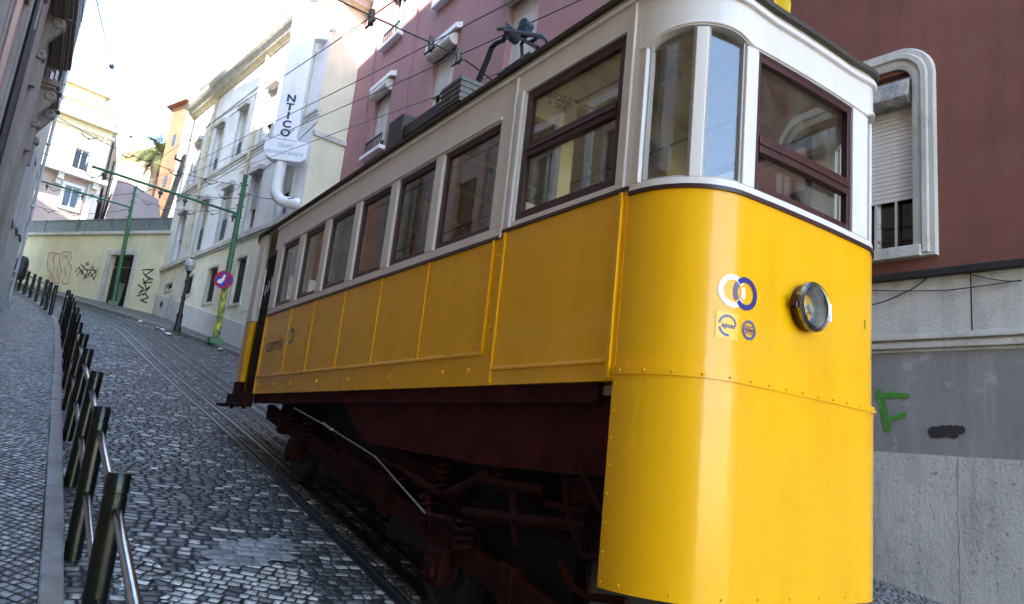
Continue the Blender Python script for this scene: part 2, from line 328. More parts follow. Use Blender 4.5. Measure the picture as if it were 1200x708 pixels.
def tube(bm, pts, r, n=8, caps=True):
    pts = [Vector(p) for p in pts]; rings = []
    up = Vector((0, 0, 1)); prev = None
    for i, p in enumerate(pts):
        t = (pts[min(i + 1, len(pts) - 1)] - pts[max(i - 1, 0)]).normalized()
        a = t.cross(up if abs(t.z) < .95 else Vector((1, 0, 0))).normalized() if prev is None else (prev - t * prev.dot(t)).normalized()
        prev = a; b = t.cross(a)
        rr = r[i] if isinstance(r, (list, tuple)) else r
        rings.append([bm.verts.new(p + a * (rr * cos(2 * pi * k / n)) + b * (rr * sin(2 * pi * k / n))) for k in range(n)])
    for q, w in zip(rings, rings[1:]):
        for k in range(n): bm.faces.new([q[k], q[(k + 1) % n], w[(k + 1) % n], w[k]])
    if caps:
        bm.faces.new(rings[0]); bm.faces.new(list(reversed(rings[-1])))
def lathe(bm, prof, M4, n=24):
    """profile [(r, h)] spun about local Z of matrix M4"""
    rings = []
    for r, h in prof:
        if r < 1e-5: rings.append([bm.verts.new(M4 @ Vector((0, 0, h)))])
        else: rings.append([bm.verts.new(M4 @ Vector((r * cos(2 * pi * k / n), r * sin(2 * pi * k / n), h))) for k in range(n)])
    for q, w in zip(rings, rings[1:]):
        if len(q) == 1 and len(w) == 1: continue
        for k in range(n):
            if len(q) == 1: bm.faces.new([q[0], w[(k + 1) % n], w[k]])
            elif len(w) == 1: bm.faces.new([q[k], q[(k + 1) % n], w[0]])
            else: bm.faces.new([q[k], q[(k + 1) % n], w[(k + 1) % n], w[k]])
def axis_m(p, d, up=(0, 0, 1)):
    d = Vector(d).normalized(); q = d.to_track_quat('Z', 'Y'); return Matrix.Translation(Vector(p)) @ q.to_matrix().to_4x4()
def blob(bm, p, r, seg=10):
    lathe(bm, [(r * sin(pi * k / 6), -r * cos(pi * k / 6)) for k in range(7)], Matrix.Translation(Vector(p)), seg)
def ray(px, py):
    d = Vector((px - CX0, py - CY0, FOC)); return Vector((RX.dot(d), RY.dot(d), RZ.dot(d)))
def gz(y): return .18 * y
def at_ground(px, py, lift=0):
    r = ray(px, py); t = (lift - CAM.z) / (r.z - .18 * r.y); return CAM + r * t
class Fr:
    """vertical plane of a facade: u runs uphill along it, n outward to the street, z up"""
    def __init__(s, x, y, rot, flip=False):
        a = radians(rot); s.o = Vector((x, y, 0)); s.u = Vector((-sin(a), cos(a), 0)); s.n = Vector((-cos(a), -sin(a), 0)) * (-1 if flip else 1)
    def p(s, u, z, n=0): return s.o + s.u * u + s.n * n + Vector((0, 0, z))
    def at(s, px, py, n=0):
        r = ray(px, py); o = s.o + s.n * n; t = (o - CAM).dot(s.n) / r.dot(s.n); q = CAM + r * t
        return ((q - o).dot(s.u), q.z)
    def box(s, bm, u0, u1, z0, z1, n0, n1):
        hexa(bm, [s.p(u0, z0, n0), s.p(u1, z0, n0), s.p(u1, z0, n1), s.p(u0, z0, n1), s.p(u0, z1, n0), s.p(u1, z1, n0), s.p(u1, z1, n1), s.p(u0, z1, n1)])
    def para(s, bm, u0, z0a, z1a, u1, z0b, z1b, n0, n1):
        hexa(bm, [s.p(u0, z0a, n0), s.p(u1, z0b, n0), s.p(u1, z0b, n1), s.p(u0, z0a, n1), s.p(u0, z1a, n0), s.p(u1, z1b, n0), s.p(u1, z1b, n1), s.p(u0, z1a, n1)])
    def wall(s, bm, u0, u1, z0, z1, holes=(), depth=.22, n=0):
        """wall sheet at n with rectangular openings and their reveals"""
        us = sorted({u0, u1, *[h[0] for h in holes], *[h[1] for h in holes]}); zs = sorted({z0, z1, *[h[2] for h in holes], *[h[3] for h in holes]})
        us = [u for u in us if u0 <= u <= u1]; zs = [z for z in zs if z0 <= z <= z1]
        vc = {}
        def V(u, z, k):
            key = (round(u, 4), round(z, 4), round(k, 4))
            if key not in vc: vc[key] = bm.verts.new(s.p(u, z, k))
            return vc[key]
        for a, b in zip(us, us[1:]):
            for c, d in zip(zs, zs[1:]):
                if any(h[0] - 1e-6 <= a and b <= h[1] + 1e-6 and h[2] - 1e-6 <= c and d <= h[3] + 1e-6 for h in holes): continue
                bm.faces.new([V(a, c, n), V(b, c, n), V(b, d, n), V(a, d, n)])
        for h in holes:
            q = [(h[0], h[2]), (h[1], h[2]), (h[1], h[3]), (h[0], h[3])]
            for i in range(4):
                (a, c), (b, d) = q[i], q[(i + 1) % 4]
                bm.faces.new([bm.verts.new(s.p(a, c, n)), bm.verts.new(s.p(b, d, n)), bm.verts.new(s.p(b, d, n - depth)), bm.verts.new(s.p(a, c, n - depth))])
def text2d(body, size=1.0, extra=0.0):
    cu = bpy.data.curves.new('txt', 'FONT'); cu.body = body; cu.size = size; cu.align_x = 'CENTER'; cu.align_y = 'CENTER'; cu.offset = extra; cu.resolution_u = 3
    ob = bpy.data.objects.new('txt', cu); COL.objects.link(ob)
    dg = bpy.context.evaluated_depsgraph_get(); me = ob.evaluated_get(dg).to_mesh()
    vs = [v.co.copy() for v in me.vertices]; fs = [list(p.vertices) for p in me.polygons]
    ob.evaluated_get(dg).to_mesh_clear(); bpy.data.objects.remove(ob); bpy.data.curves.remove(cu)
    return vs, fs
def put2d(bm, vs, fs, fn):
    w = [bm.verts.new(fn(v.x, v.y)) for v in vs]
    for f in fs:
        try: bm.faces.new([w[i] for i in f])
        except ValueError: pass
def ring2d(r0, r1, a0=0, a1=2 * pi, n=40):
    vs, fs = [], []
    for k in range(n + 1):
        a = a0 + (a1 - a0) * k / n
        vs += [Vector((r0 * cos(a), r0 * sin(a), 0)), Vector((r1 * cos(a), r1 * sin(a), 0))]
    for k in range(n): fs.append([2 * k, 2 * k + 1, 2 * k + 3, 2 * k + 2])
    return vs, fs
def ribbon(bm, F, pts, w, n=.006, closed=False):
    """flat painted stroke through (u, z) points on facade F"""
    if closed: pts = pts + pts[:1]
    for (a, b), (c, d) in zip(pts, pts[1:]):
        L = math.hypot(c - a, d - b) or 1e-6; du, dz = (c - a) / L, (d - b) / L
        a2, b2, c2, d2 = a - du * w * .4, b - dz * w * .4, c + du * w * .4, d + dz * w * .4
        n += .0006
        bm.faces.new([bm.verts.new(F.p(a2 - dz * w / 2, b2 + du * w / 2, n)), bm.verts.new(F.p(c2 - dz * w / 2, d2 + du * w / 2, n)),
                      bm.verts.new(F.p(c2 + dz * w / 2, d2 - du * w / 2, n)), bm.verts.new(F.p(a2 + dz * w / 2, b2 - du * w / 2, n))])
# ================================================================== SETTING
def lerp_tab(tab, y):
    if y <= tab[0][0]: return tab[0][1]
    for (a, b), (c, d) in zip(tab, tab[1:]):
        if y <= c:
            t = (y - a) / (c - a); return b + (d - b) * t
    return tab[-1][1]
def smooth_tab(tab, y, h=.8): return sum(lerp_tab(tab, y + h * k) for k in (-1, -.5, 0, .5, 1)) / 5
KL = [(-30, .05), (0, .24), (8, .36), (14, .45), (20, .50), (22.5, .43), (26, .15), (31.4, -.55), (36, -1.5), (46, -5)]
KR = [(-30, 5.6), (14, 5.15), (20.8, 4.78), (25, 3.9), (28.9, 2.62), (33, .95), (38.7, -1.3), (46, -3.6)]
kl = lambda y: smooth_tab(KL, y); kr = lambda y: smooth_tab(KR, y)
def sheet(name, mat, left, right, y0, y1, lift, step=.5, nx=1):
    bm = B(); n = int((y1 - y0) / step); rows = []
    for i in range(n + 1):
        y = y0 + (y1 - y0) * i / n; a, b = left(y), right(y)
        rows.append([bm.verts.new((a + (b - a) * k / nx, y, gz(y) + lift)) for k in range(nx + 1)])
    for q, w in zip(rows, rows[1:]):
        for k in range(nx): bm.faces.new([q[k], q[k + 1], w[k + 1], w[k]])
    return struct(link(name, bm, mat))
bm = B()
hexa(bm, [(-300, -500, gz(-500) - 1), (300, -500, gz(-500) - 1), (300, 300, gz(300) - 1), (-300, 300, gz(300) - 1),
          (-300, -500, gz(-500) - .02), (300, -500, gz(-500) - .02), (300, 300, gz(300) - .02), (-300, 300, gz(300) - .02)])
struct(link('ground', bm, 'terrain_earth'))
sheet('road', 'road_setts', lambda y: kl(y) + .05, lambda y: kr(y) + .05, -30, 46, 0)
sheet('pavement', 'pavement_setts', lambda y: -.70 if y < 25.6 else -14, kl, -30, 46, .10)
sheet('pavement', 'pavement_setts', lambda y: kr(y) + .12, lambda y: 14, -30, 46, .10)
def kerb(fx, w, sgn):
    bm = B(); y = -10.0; rnd = random.Random(3)
    while y < 44:
        L = rnd.uniform(.75, 1.05); y1 = y + L - .012; dz = rnd.uniform(-.004, .004); dx = rnd.uniform(-.006, .006)
        P = []
        for zz in (-.05, .105 + dz):
            for (yy, o) in ((y, 0), (y, w), (y1, w), (y1, 0)): P.append((fx(yy) + sgn * o + dx, yy, gz(yy) + zz))
        hexa(bm, P); y += L
    return struct(link('kerb', bm, 'kerb_stone', bevel=.012))
kerb(kl, .115, 1); kerb(lambda y: kr(y), .13, 1)
def patch(name, mat, px, lift, jag=.05, seed=1):
    rnd = random.Random(seed); pts = [at_ground(*p) for p in px]; out = []
    for a, b in zip(pts, pts[1:] + pts[:1]):
        n = max(2, int((b - a).length / .045))
        for k in range(n):
            q = a.lerp(b, k / n); out.append((q.x + rnd.uniform(-jag, jag), q.y + rnd.uniform(-jag, jag)))
    bm = B(); c = bm.verts.new((sum(p[0] for p in out) / len(out), sum(p[1] for p in out) / len(out), 0)); c.co.z = gz(c.co.y) + lift
    vs = [bm.verts.new((x, y, gz(y) + lift)) for x, y in out]
    for a, b in zip(vs, vs[1:] + vs[:1]): bm.faces.new([c, a, b])
    return struct(link(name, bm, mat))
patch('road_repair', 'white_setts', [(195, 675), (240, 664), (300, 660), (345, 666), (372, 686), (368, 720), (300, 745), (205, 745)], .004, .06, 2)
patch('road_repair', 'white_setts', [(142, 628), (163, 640), (184, 668), (178, 690), (150, 690)], .004, .07, 5)
patch('mortar_patch', 'mortar', [(232, 652), (268, 636), (320, 629), (348, 640), (338, 657), (300, 663), (250, 666)], .008, .05, 4)
# ------------------------------------------------------------------ tracks
BEND = [(-30, 0), (9, 0), (15, -.2), (23, -.28), (27, -.75), (31, -1.7), (36, -3.6), (44, -7)]
tb = lambda y: smooth_tab(BEND, y, 1.5)
def strip(bm, x0, x1, lift, y0=-14, y1=40, step=.5):
    n = int((y1 - y0) / step); prev = None
    for i in range(n + 1):
        y = y0 + (y1 - y0) * i / n
        q = [bm.verts.new((x + tb(y), y, gz(y) + l)) for x, l in ((x0, -.03), (x0, lift), (x1, lift), (x1, -.03))]
        if prev:
            for k in range(3): bm.faces.new([prev[k], prev[k + 1], q[k + 1], q[k]])
        prev = q
for x, s, lab in ((2.32, 1, 'outermost left steel tram rail, nearest the bollards'), (2.56, 1, 'second steel tram rail from the left, running under the near side of the tram'),
                  (3.22, -1, 'third steel tram rail from the left, right of the cable slots'), (3.46, -1, 'steel tram rail farthest from the bollards, under the far side of the tram')):
    t = thing('tram_rail', lab, 'rail', (x, 5, gz(5)), 'rails of the double tram track')
    bm = B(); strip(bm, x - .028, x + .028, .010); link('rail_head', bm, 'rail_steel', t)
    bm = B(); strip(bm, x + s * .030, x + s * .068, .004) if s > 0 else strip(bm, x - .068, x - .030, .004); link('groove', bm, 'rail_groove', t)
    bm = B(); strip(bm, x + s * .070, x + s * .088, .008) if s > 0 else strip(bm, x - .088, x - .070, .008); link('guard_lip', bm, 'rail_steel', t)
for x, lab in ((2.79, 'left cable slot, a narrow dark gap between steel edges in the track'), (3.02, 'right cable slot, the narrow gap along the centre of the tram track')):
    t = thing('cable_slot', lab, 'cable slot', (x, 5, gz(5)), 'cable slots of the funicular track')
    for s in (-1, 1):
        bm = B(); a, b = sorted((x + s * .014, x + s * .040)); strip(bm, a, b, .010); link('slot_edge', bm, 'rail_steel', t)
    bm = B(); strip(bm, x - .013, x + .013, .003); link('slot_gap', bm, 'rail_groove', t)

# ================================================================== WINDOW BUILDERS
def slats(bm, F, u0, u1, z0, z1, n0, n1, pitch):
    k = max(1, round((z1 - z0) / pitch)); p = (z1 - z0) / k
    for i in range(k):
        a = z0 + i * p
        F.para(bm, u0, a, a + p * .9, u1, a, a + p * .9, n0, n1)
def roller_window(par, F, u0, u1, z0, z1, cover, depth=.2, shut='shutter_pale', frame='white_paint', lower=None, pitch=.07, mull=1):
    """recessed window: frame, panes, roller blind lowered by `cover` of its height"""
    fr = B(); t = .05; d0, d1 = -depth, -depth + .06
    for a, b, c, d in ((u0, u0 + t, z0, z1), (u1 - t, u1, z0, z1), (u0 + t, u1 - t, z0, z0 + t), (u0 + t, u1 - t, z1 - t, z1)): F.box(fr, a, b, c, d, d0, d1)
    for k in range(mull):
        um = u0 + (u1 - u0) * (k + 1) / (mull + 1); F.box(fr, um - t * .6, um + t * .6, z0 + t, z1 - t, d0, d1)
    w = link('window', fr, frame, par)
    pb = B(); F.box(pb, u0 + t, u1 - t, z0 + t, z1 - t, d0 - .01, d0 + .012); link('pane', pb, 'house_glass', w)
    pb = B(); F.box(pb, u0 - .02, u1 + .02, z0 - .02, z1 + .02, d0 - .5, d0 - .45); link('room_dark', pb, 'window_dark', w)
    if cover > 0:
        sb = B(); zc = z1 - (z1 - z0) * cover; slats(sb, F, u0 + .01, u1 - .01, zc, z1, d1 + .012, d1 + .03, pitch); link('roller_blind', sb, shut, w)
    if lower:
        sb = B(); zc = z1 - (z1 - z0) * cover - .03
        slats(sb, F, u0 + .015, u1 - .015, z0 + .02, min(zc, z0 + (z1 - z0) * .5), d1 + .014, d1 + .034, .09); link('louvre_shutter', sb, lower, w)
    return w

# ================================================================== HOTEL
FH = Fr(5.2, 22, 6.8); UC = FH.at(353, 241)[0]; UE = 10.15
hotel = thing('hotel_building', 'cream and white three storey building with green louvred shutters and curved cornice', 'building', FH.p(UC, 3.5))
yu = lambda y: (y - 22) / cos(radians(6.8))
G = [(yu(23.15) - .44, yu(23.15) + .44, 5.5, 6.97), (yu(25.65) - .46, yu(25.65) + .46, 5.76, 6.97), (yu(28.12) - .45, yu(28.12) + .45, 6.27, 6.95), (yu(30.5) - .45, yu(30.5) + .45, 6.72, 6.93), (yu(20.7) - .44, yu(20.7) + .44, 5.2, 6.9)]
bm = B(); FH.wall(bm, UC, UE, 2.5, 7.62, G, .18); link('ground_floor_wall', bm, 'hotel_lower', hotel)
for i, g in enumerate(G):
    bm = B(); t = .09
    for a, b, c, d in ((g[0] - t, g[0], g[2] - t, g[3] + t), (g[1], g[1] + t, g[2] - t, g[3] + t), (g[0], g[1], g[3], g[3] + t), (g[0], g[1], g[2] - t, g[2])): FH.box(bm, a, b, c, d, -.02, .03)
    w = link('window', bm, 'stone_trim', hotel)
    bm = B(); FH.box(bm, g[0], g[1], g[2], g[3], -.2, -.12); link('dark_shutter', bm, 'window_dark', w)
    bm = B()
    for k in range(1, 9): FH.box(bm, g[0] + (g[1] - g[0]) * k / 9 - .008, g[0] + (g[1] - g[0]) * k / 9 + .008, g[2], g[3], -.09, -.075)
    link('bars', bm, 'iron_black', w)
bm = B(); FH.para(bm, UC - .03, 2.5, gz(19.4) + .78, UE, 2.5, gz(32) + .92, -.05, .035); link('plinth', bm, 'hotel_dado', hotel)
bm = B()
FH.box(bm, UC - .05, UE, 7.62, 7.76, -.1, .10); FH.box(bm, UC - .03, UE, 7.76, 7.82, -.1, .05); FH.box(bm, UC - .03, UE, 7.55, 7.62, -.1, .05); link('string_course', bm, 'stone_trim', hotel, bevel=.01)
F1 = []; F2 = []
for y in (30.5, 28.0, 25.68, 23.2, 20.75):
    F1.append((yu(y) - .43, yu(y) + .43, 7.9, 9.82)); F2.append((yu(y) - .41, yu(y) + .41, 11.02, 12.86))
bm = B(); FH.wall(bm, UC, UE, 7.6, 14.4, F1 + F2, .2); link('upper_wall', bm, 'hotel_upper', hotel)
for (f, cov, low) in zip(F1, (.55, .5, .55, .62, .6), (None, 'shutter_green', 'shutter_green', None, None)):
    roller_window(hotel, FH, *f, cov, .2, 'shutter_grey', lower=low)
for (f, cov, low) in zip(F2, (.62, .66, .66, .7, .6), (None, 'shutter_green', 'shutter_green', None, None)):
    roller_window(hotel, FH, *f, cov, .2, 'shutter_pale', lower=low)
for f in F1 + F2:
    bm = B(); FH.box(bm, f[0] - .06, f[1] + .06, f[3] - .02, f[3] + .16, .0, .16); link('roller_box', bm, 'stone_trim', hotel, bevel=.015)
    bm = B(); t = .1
    for a, b, c, d in ((f[0] - t, f[0], f[2] - t, f[3] - .02), (f[1], f[1] + t, f[2] - t, f[3] - .02), (f[0], f[1], f[2] - t, f[2])): FH.box(bm, a, b, c, d, -.02, .025)
    link('window_surround', bm, 'stone_trim', hotel)
bm = B(); FH.box(bm, UC - .02, UE, 10.80, 10.88, -.1, .05); FH.box(bm, UC - .02, UE, 10.68, 10.72, -.1, .03); FH.box(bm, UC - .02, UE, 13.35, 13.39, -.1, .03)
for y in (29.25, 26.85, 24.45, 22):
    for zz in (10.2, 13.0): FH.box(bm, yu(y) - .5, yu(y) + .5, zz, zz + .03, -.02, .02)
link('wall_moulding', bm, 'stone_trim', hotel)
PC = FH.p(UC, 0)
FHE = Fr(PC.x, PC.y, 6.8 - 90, True)                                # gable end facing downhill
def cornice(z0, z1, out0, out1, mat, name, r=.55):
    """moulding that runs along the front, round the corner and along the end"""
    bm = B(); pts = [(UE, 0)] ; cs = []
    path = [FH.p(UE, 0), FH.p(UC + r, 0)]; nor = [FH.n, FH.n]
    c = FH.p(UC + r, 0, -r)
    for k in range(1, 8):
        a = k / 8 * pi / 2; d = FH.n * cos(a) + FHE.n * sin(a); path.append(c + d * r); nor.append(d)
    path += [FHE.p(r, 0), FHE.p(9, 0)]; nor += [FHE.n, FHE.n]
    prev = None
    for p, d in zip(path, nor):
        q = [bm.verts.new(p + d * o + Vector((0, 0, z))) for z, o in ((z0, -.1), (z0, out0), (z1, out1), (z1, -.1))]
        if prev:
            for k in range(4): bm.faces.new([prev[k], prev[(k + 1) % 4], q[(k + 1) % 4], q[k]])
        prev = q
    return link(name, bm, mat, hotel)
cornice(14.32, 14.46, .06, .16, 'cornice_cream', 'cornice'); cornice(14.46, 14.62, .22, .30, 'stone_trim', 'cornice'); cornice(14.62, 14.74, .42, .50, 'stone_trim', 'cornice')
cornice(14.74, 15.7, .0, .0, 'hotel_upper', 'parapet'); cornice(15.7, 15.85, .08, .08, 'stone_trim', 'parapet_cap')
E1 = [(2.45, 3.45, 7.75, 9.4), (2.45, 3.45, 11.0, 12.7), (5.2, 6.2, 7.75, 9.4), (5.2, 6.2, 11, 12.7)]
bm = B(); FHE.wall(bm, 0, 9, 2.5, 14.4, E1, .2); link('end_wall', bm, 'hotel_end', hotel)
for e, c in zip(E1, (.75, .3, .6, .6)):
    roller_window(hotel, FHE, *e, c, .2, 'shutter_grey' if c > .5 else 'shutter_green', lower=None if c > .5 else 'shutter_green')
    bm = B(); FHE.box(bm, e[0] - .06, e[1] + .06, e[3] - .02, e[3] + .16, .0, .16); link('roller_box', bm, 'stone_trim', hotel, bevel=.015)
bm = B(); FHE.box(bm, 0, 9, 10.05, 10.2, -.1, .07); FHE.box(bm, 2.3, 3.6, 9.75, 9.9, -.02, .05); link('end_moulding', bm, 'stone_trim', hotel)
bm = B(); hexa(bm, [FH.p(UC + .3, 2.5, -.35), FH.p(UE, 2.5, -.35), FH.p(UE, 2.5, -9), FH.p(UC + .3, 2.5, -9), FH.p(UC + .3, 15.2, -.35), FH.p(UE, 15.2, -.35), FH.p(UE, 15.2, -9), FH.p(UC + .3, 15.2, -9)])
link('roof_deck', bm, 'stone_trim', hotel)
for y in (29.1, 24.2):
    bm = B(); tube(bm, [FH.p(yu(y), z, .07) for z in (14.3, 8.2)], .055, 8); link('downpipe', bm, 'cornice_cream', hotel)
bm = B(); FH.box(bm, yu(29.6) - .07, yu(29.6) + .07, gz(29.6) + .15, 6.35, .036, .14); link('meter_box', bm, 'zinc', hotel, bevel=.01)
bm = B(); lathe(bm, [(0, .04), (.12, .04), (.12, 0)], axis_m(FH.p(yu(30.9), 6.15, .03), FH.n), 14); link('wall_vent', bm, 'iron_black', hotel)
gm = B(); g0 = FH.at(277, 362); rr = random.Random(5)
ribbon(gm, FH, [(g0[0] + .05 * math.sin(k * 2.1), g0[1] + .05 * cos(k * 2.9)) for k in range(9)], .03, .04); link('graffiti', gm, 'graffiti_red', hotel)
gm = B(); g0 = FH.at(287, 366); ribbon(gm, FH, [(g0[0] - .35 + .09 * k, g0[1] + .06 * math.sin(k * 2.3)) for k in range(9)], .018, .04); link('graffiti', gm, 'graffiti_green', hotel)
# antenna on the roof
ant = thing('roof_antenna', 'thin metal television antenna on the roof edge of the cream and white building', 'antenna', FH.p(4.2, 15.8))
a0 = FH.p(4.2, 15.8, -.1)
bm = B(); tube(bm, [a0, a0 + Vector((0, 0, 1.6))], .02, 6); link('mast', bm, 'zinc', ant)
bm = B(); tube(bm, [a0 + Vector((-.5, .1, 1.5)), a0 + Vector((.5, -.1, 1.5))], .014, 6)
for k in range(5): tube(bm, [a0 + Vector((-.4 + .2 * k, -.25, 1.5)), a0 + Vector((-.4 + .2 * k, .25, 1.5))], .008, 5)
link('aerial', bm, 'zinc', ant)
# ------------------------------------------------------------------ the blade sign
us0 = FH.at(332, 200)[0]
sg = thing('vertical_sign', 'tall white vertical sign with dark letters on a curved white bracket', 'sign', FH.p(-2.1, 7.4))
# the sign stands out from the wall: its face looks downhill
c0 = FH.p(UC + .5, 0, .55); FS = Fr(c0.x, c0.y, -119, True)
def S(px, py): return FS.at(px, py)
a = S(319, 160); b = S(347, 165); t_ = S(351, 42); bw = b[0] - a[0]
zc0, zc1 = a[1] - .03, t_[1]
bm = B(); FS.box(bm, a[0], b[0], zc0, zc1, -.3, 0); link('column_box', bm, 'sign_white', sg, bevel=.02)
t0, t1 = S(338, 72), S(378, 40)
bm = B(); FS.box(bm, a[0] - .05, b[0] + .55, zc1 + .02, zc1 + 1.15, -.34, -.04); link('top_box', bm, 'sign_white', sg, bevel=.02)
p0, p1 = S(311, 164), S(357, 192)
bm = B(); L2 = [(p0[0], p0[1] + .06), (p1[0], p0[1] + .06), (p1[0], p1[1] + .12), (p1[0] - .12, p1[1]), (p0[0] + .25, p1[1]), (p0[0] + .08, p1[1] + .1), (p0[0], p1[1] + .28)]
prism(bm, [FS.p(u, z, .05) for u, z in L2], FS.n * -.4); link('name_plate', bm, 'sign_white', sg, bevel=.02)
for row, (s, zz) in enumerate((('GRUPO', .68), ('FERNANDO BARATA', .30))):
    vs, fs = text2d(s, .155 if row == 0 else .15); wd = max(v.x for v in vs) - min(v.x for v in vs); k = (bw * .62 if row == 0 else (p1[0] - p0[0]) * .88) / wd
    zc = p1[1] + (p0[1] - p1[1]) * zz + .05; uc = (p0[0] + p1[0]) / 2
    bm = B(); put2d(bm, vs, fs, lambda x, y: FS.p(uc + x * k, zc + y * 1.0, .054)); link('lettering', bm, 'letter_blue', sg)
cu_ = (a[0] + b[0]) / 2
lt = [('N', S(346, 118)[1]), ('T', S(344, 130)[1]), ('I', S(342, 138)[1]), ('C', S(339, 148)[1]), ('O', S(337, 158)[1])]
dz = (lt[0][1] - lt[-1][1]) / 4; zb = lt[-1][1] + .04
for i, ch in enumerate('OCITN'):
    vs, fs = text2d(ch, dz * 1.12, .012); bm = B(); z_ = zb + i * dz
    put2d(bm, vs, fs, lambda x, y: FS.p(cu_ + x * 1.15, z_ + y, .006)); link('letter', bm, 'letter_navy', sg)
for i, ch in enumerate('ALTA'):
    vs, fs = text2d(ch, dz * 1.1, .0); bm = B(); z_ = zb + (5 + i) * dz
    if z_ + .2 < zc1:
        put2d(bm, vs, fs, lambda x, y: FS.p(cu_ + x * 1.1, z_ + y, .006)); link('letter', bm, 'letter_pale', sg)
q0 = FS.p(cu_, p1[1] + .02, -.15); ptb = S(325, 243); zb2 = ptb[1]
pts = [q0, FS.p(cu_ - .02, zb2 + .62, -.15)]
for k in range(1, 7):
    an = k / 6 * pi / 2; pts.append(FS.p(cu_ - .02 + .36 * (1 - cos(an)), zb2 + .62 - .40 * sin(an), -.15))
pts.append(FS.p(cu_ + 1.5, zb2 + .20, -.15))
bm = B(); tube(bm, pts, .16, 14); link('curved_bracket', bm, 'white_paint', sg, smooth=True)

# ================================================================== PINK BUILDING
FP = Fr(6.5, 0, 0)                                                  # u = y
pink = thing('pink_building', 'dusty pink rendered building with roller blinds behind the tram roof', 'building', (6.5, 13, gz(13)))
def rect(F, pl, pr, pt, pb_):
    us = sorted((F.at(*pl)[0], F.at(*pr)[0])); return us[0], us[1], F.at(*pb_)[1], F.at(*pt)[1]
WP = [(16.62, 17.66, 9.18, 10.85), (13.2, 14.32, 8.75, 10.62), (10.05, 11.1, 8.6, 10.5), (16.55, 17.55, 12.38, 14.1), (13.3, 14.4, 12.12, 14), (10.05, 11.1, 12.1, 14), (16.6, 17.6, 5.2, 7.2), (13.2, 14.3, 5.0, 7.0), (10.05, 11.1, 4.6, 6.6)]
yc = FP.at(395, 213)[0]
bm = B(); FP.wall(bm, 7.4, yc, .5, 15.5, WP, .25); link('front_wall', bm, 'pink_wall', pink)
bm = B(); hexa(bm, [(6.53, 7.4, .5), (14, 7.4, .5), (14, yc, .5), (6.53, yc, .5), (6.53, 7.4, 0.5), (14, 7.4, .5), (14, yc, .5), (6.53, yc, .5)]); bm.free()
bm = B(); box(bm, 6.82, 14, 7.42, yc - .02, .5, 15.4); link('building_core', bm, 'pink_wall', pink)
bm = B(); box(bm, 6.5, 6.82, 7.4, 7.43, .5, 15.5); box(bm, 6.5, 6.82, yc - .03, yc, .5, 15.5); link('end_wall', bm, 'pink_wall', pink)
bm = B(); box(bm, 6.30, 14, 7.3, yc + .1, 15.5, 15.75); link('roof', bm, 'roof_tile', pink)
for i, w in enumerate(WP):
    win = roller_window(pink, FP, *w, (.80, .50, .95, .15, .6, .5, .6, .6, .6)[i], .2, 'shutter_pale', mull=2, pitch=.06)
    bm = B(); u0, u1, z = w[0] - .15, w[1] + .15, w[3]
    prism(bm, [FP.p(u0, z + .26, 0), FP.p(u0, z + .42, .0), FP.p(u0, z + .34, .16), FP.p(u0, z + .22, .16)], FP.u * (u1 - u0)); link('window_hood', bm, 'white_paint', pink)
    bm = B(); tube(bm, [FP.p(w[0], z + .06, .06), FP.p(w[1], z + .06, .06)], .15, 14); link('roller_box', bm, 'shutter_pale', pink, smooth=True)
    bm = B(); FP.box(bm, w[0] - .12, w[1] + .12, w[2] - .12, w[2] - .01, -.1, .16); link('sill', bm, 'white_paint', pink, bevel=.01)
    bm = B()
    for k in range(9): FP.box(bm, w[0] + (w[1] - w[0]) * k / 8 - .012, w[0] + (w[1] - w[0]) * k / 8 + .012, w[2], w[2] + .32, .08, .10)
    FP.box(bm, w[0], w[1], w[2] + .32, w[2] + .35, .07, .11); link('window_rail', bm, 'iron_black' if i != 3 else 'shutter_green', pink)
bm = B()
for y in (15.6, 18.2): FP.box(bm, y - .025, y + .025, .5, 15.4, 0, .05)
link('downpipe', bm, 'pink_wall', pink)

# ================================================================== MAROON BUILDING
FM = Fr(8.16, 4.66, 6); ym = lambda y: (y - 4.66) / cos(radians(6))
mar = thing('maroon_building', 'dark maroon building on a grey stone base with an arched stone window frame', 'building', FM.p(0, 1))
UM0, UM1 = -13.0, ym(7.4)
WM = [(ym(4.19), ym(5.12), 4.66, 6.92), (ym(6.55), ym(7.3) - .02, 4.66, 6.92), (ym(1.22), ym(2.15), 4.66, 6.92), (ym(-1.95), ym(-.98), 4.66, 6.92)]
bm = B(); FM.wall(bm, UM0, UM1, 4.36, 14, WM, .25); link('upper_wall', bm, 'maroon_wall', mar)
bm = B(); FM.box(bm, UM0, UM1, -4, 2.30, -.3, .020); link('base_wall', bm, 'render_base', mar)
bm = B(); FM.box(bm, UM0, UM1, 2.30, 3.42, -.3, .008); link('grey_band', bm, 'grey_band', mar)
bm = B()
for z0, z1, n in ((3.42, 3.46, .02), (3.46, 3.53, .055), (3.53, 3.555, .03), (3.555, 3.60, .075), (3.60, 3.63, .04)): FM.box(bm, UM0, UM1, z0, z1, -.3, n)
link('moulding', bm, 'grey_stone', mar, bevel=.008)
bm = B(); FM.box(bm, UM0, UM1, 3.63, 4.27, -.3, .0); link('stone_course', bm, 'grey_stone', mar)
bm = B()
for y in (3.62, 1.9, 5.4): FM.box(bm, ym(y) - .006, ym(y) + .006, 3.63, 4.27, -.001, .0015)
link('joint', bm, 'iron_dark', mar)
bm = B(); jr = random.Random(6); jz = [.2 + .13 * k for k in range(17)]; jp = [(ym(3.78) + jr.uniform(-.012, .012), z) for z in jz]
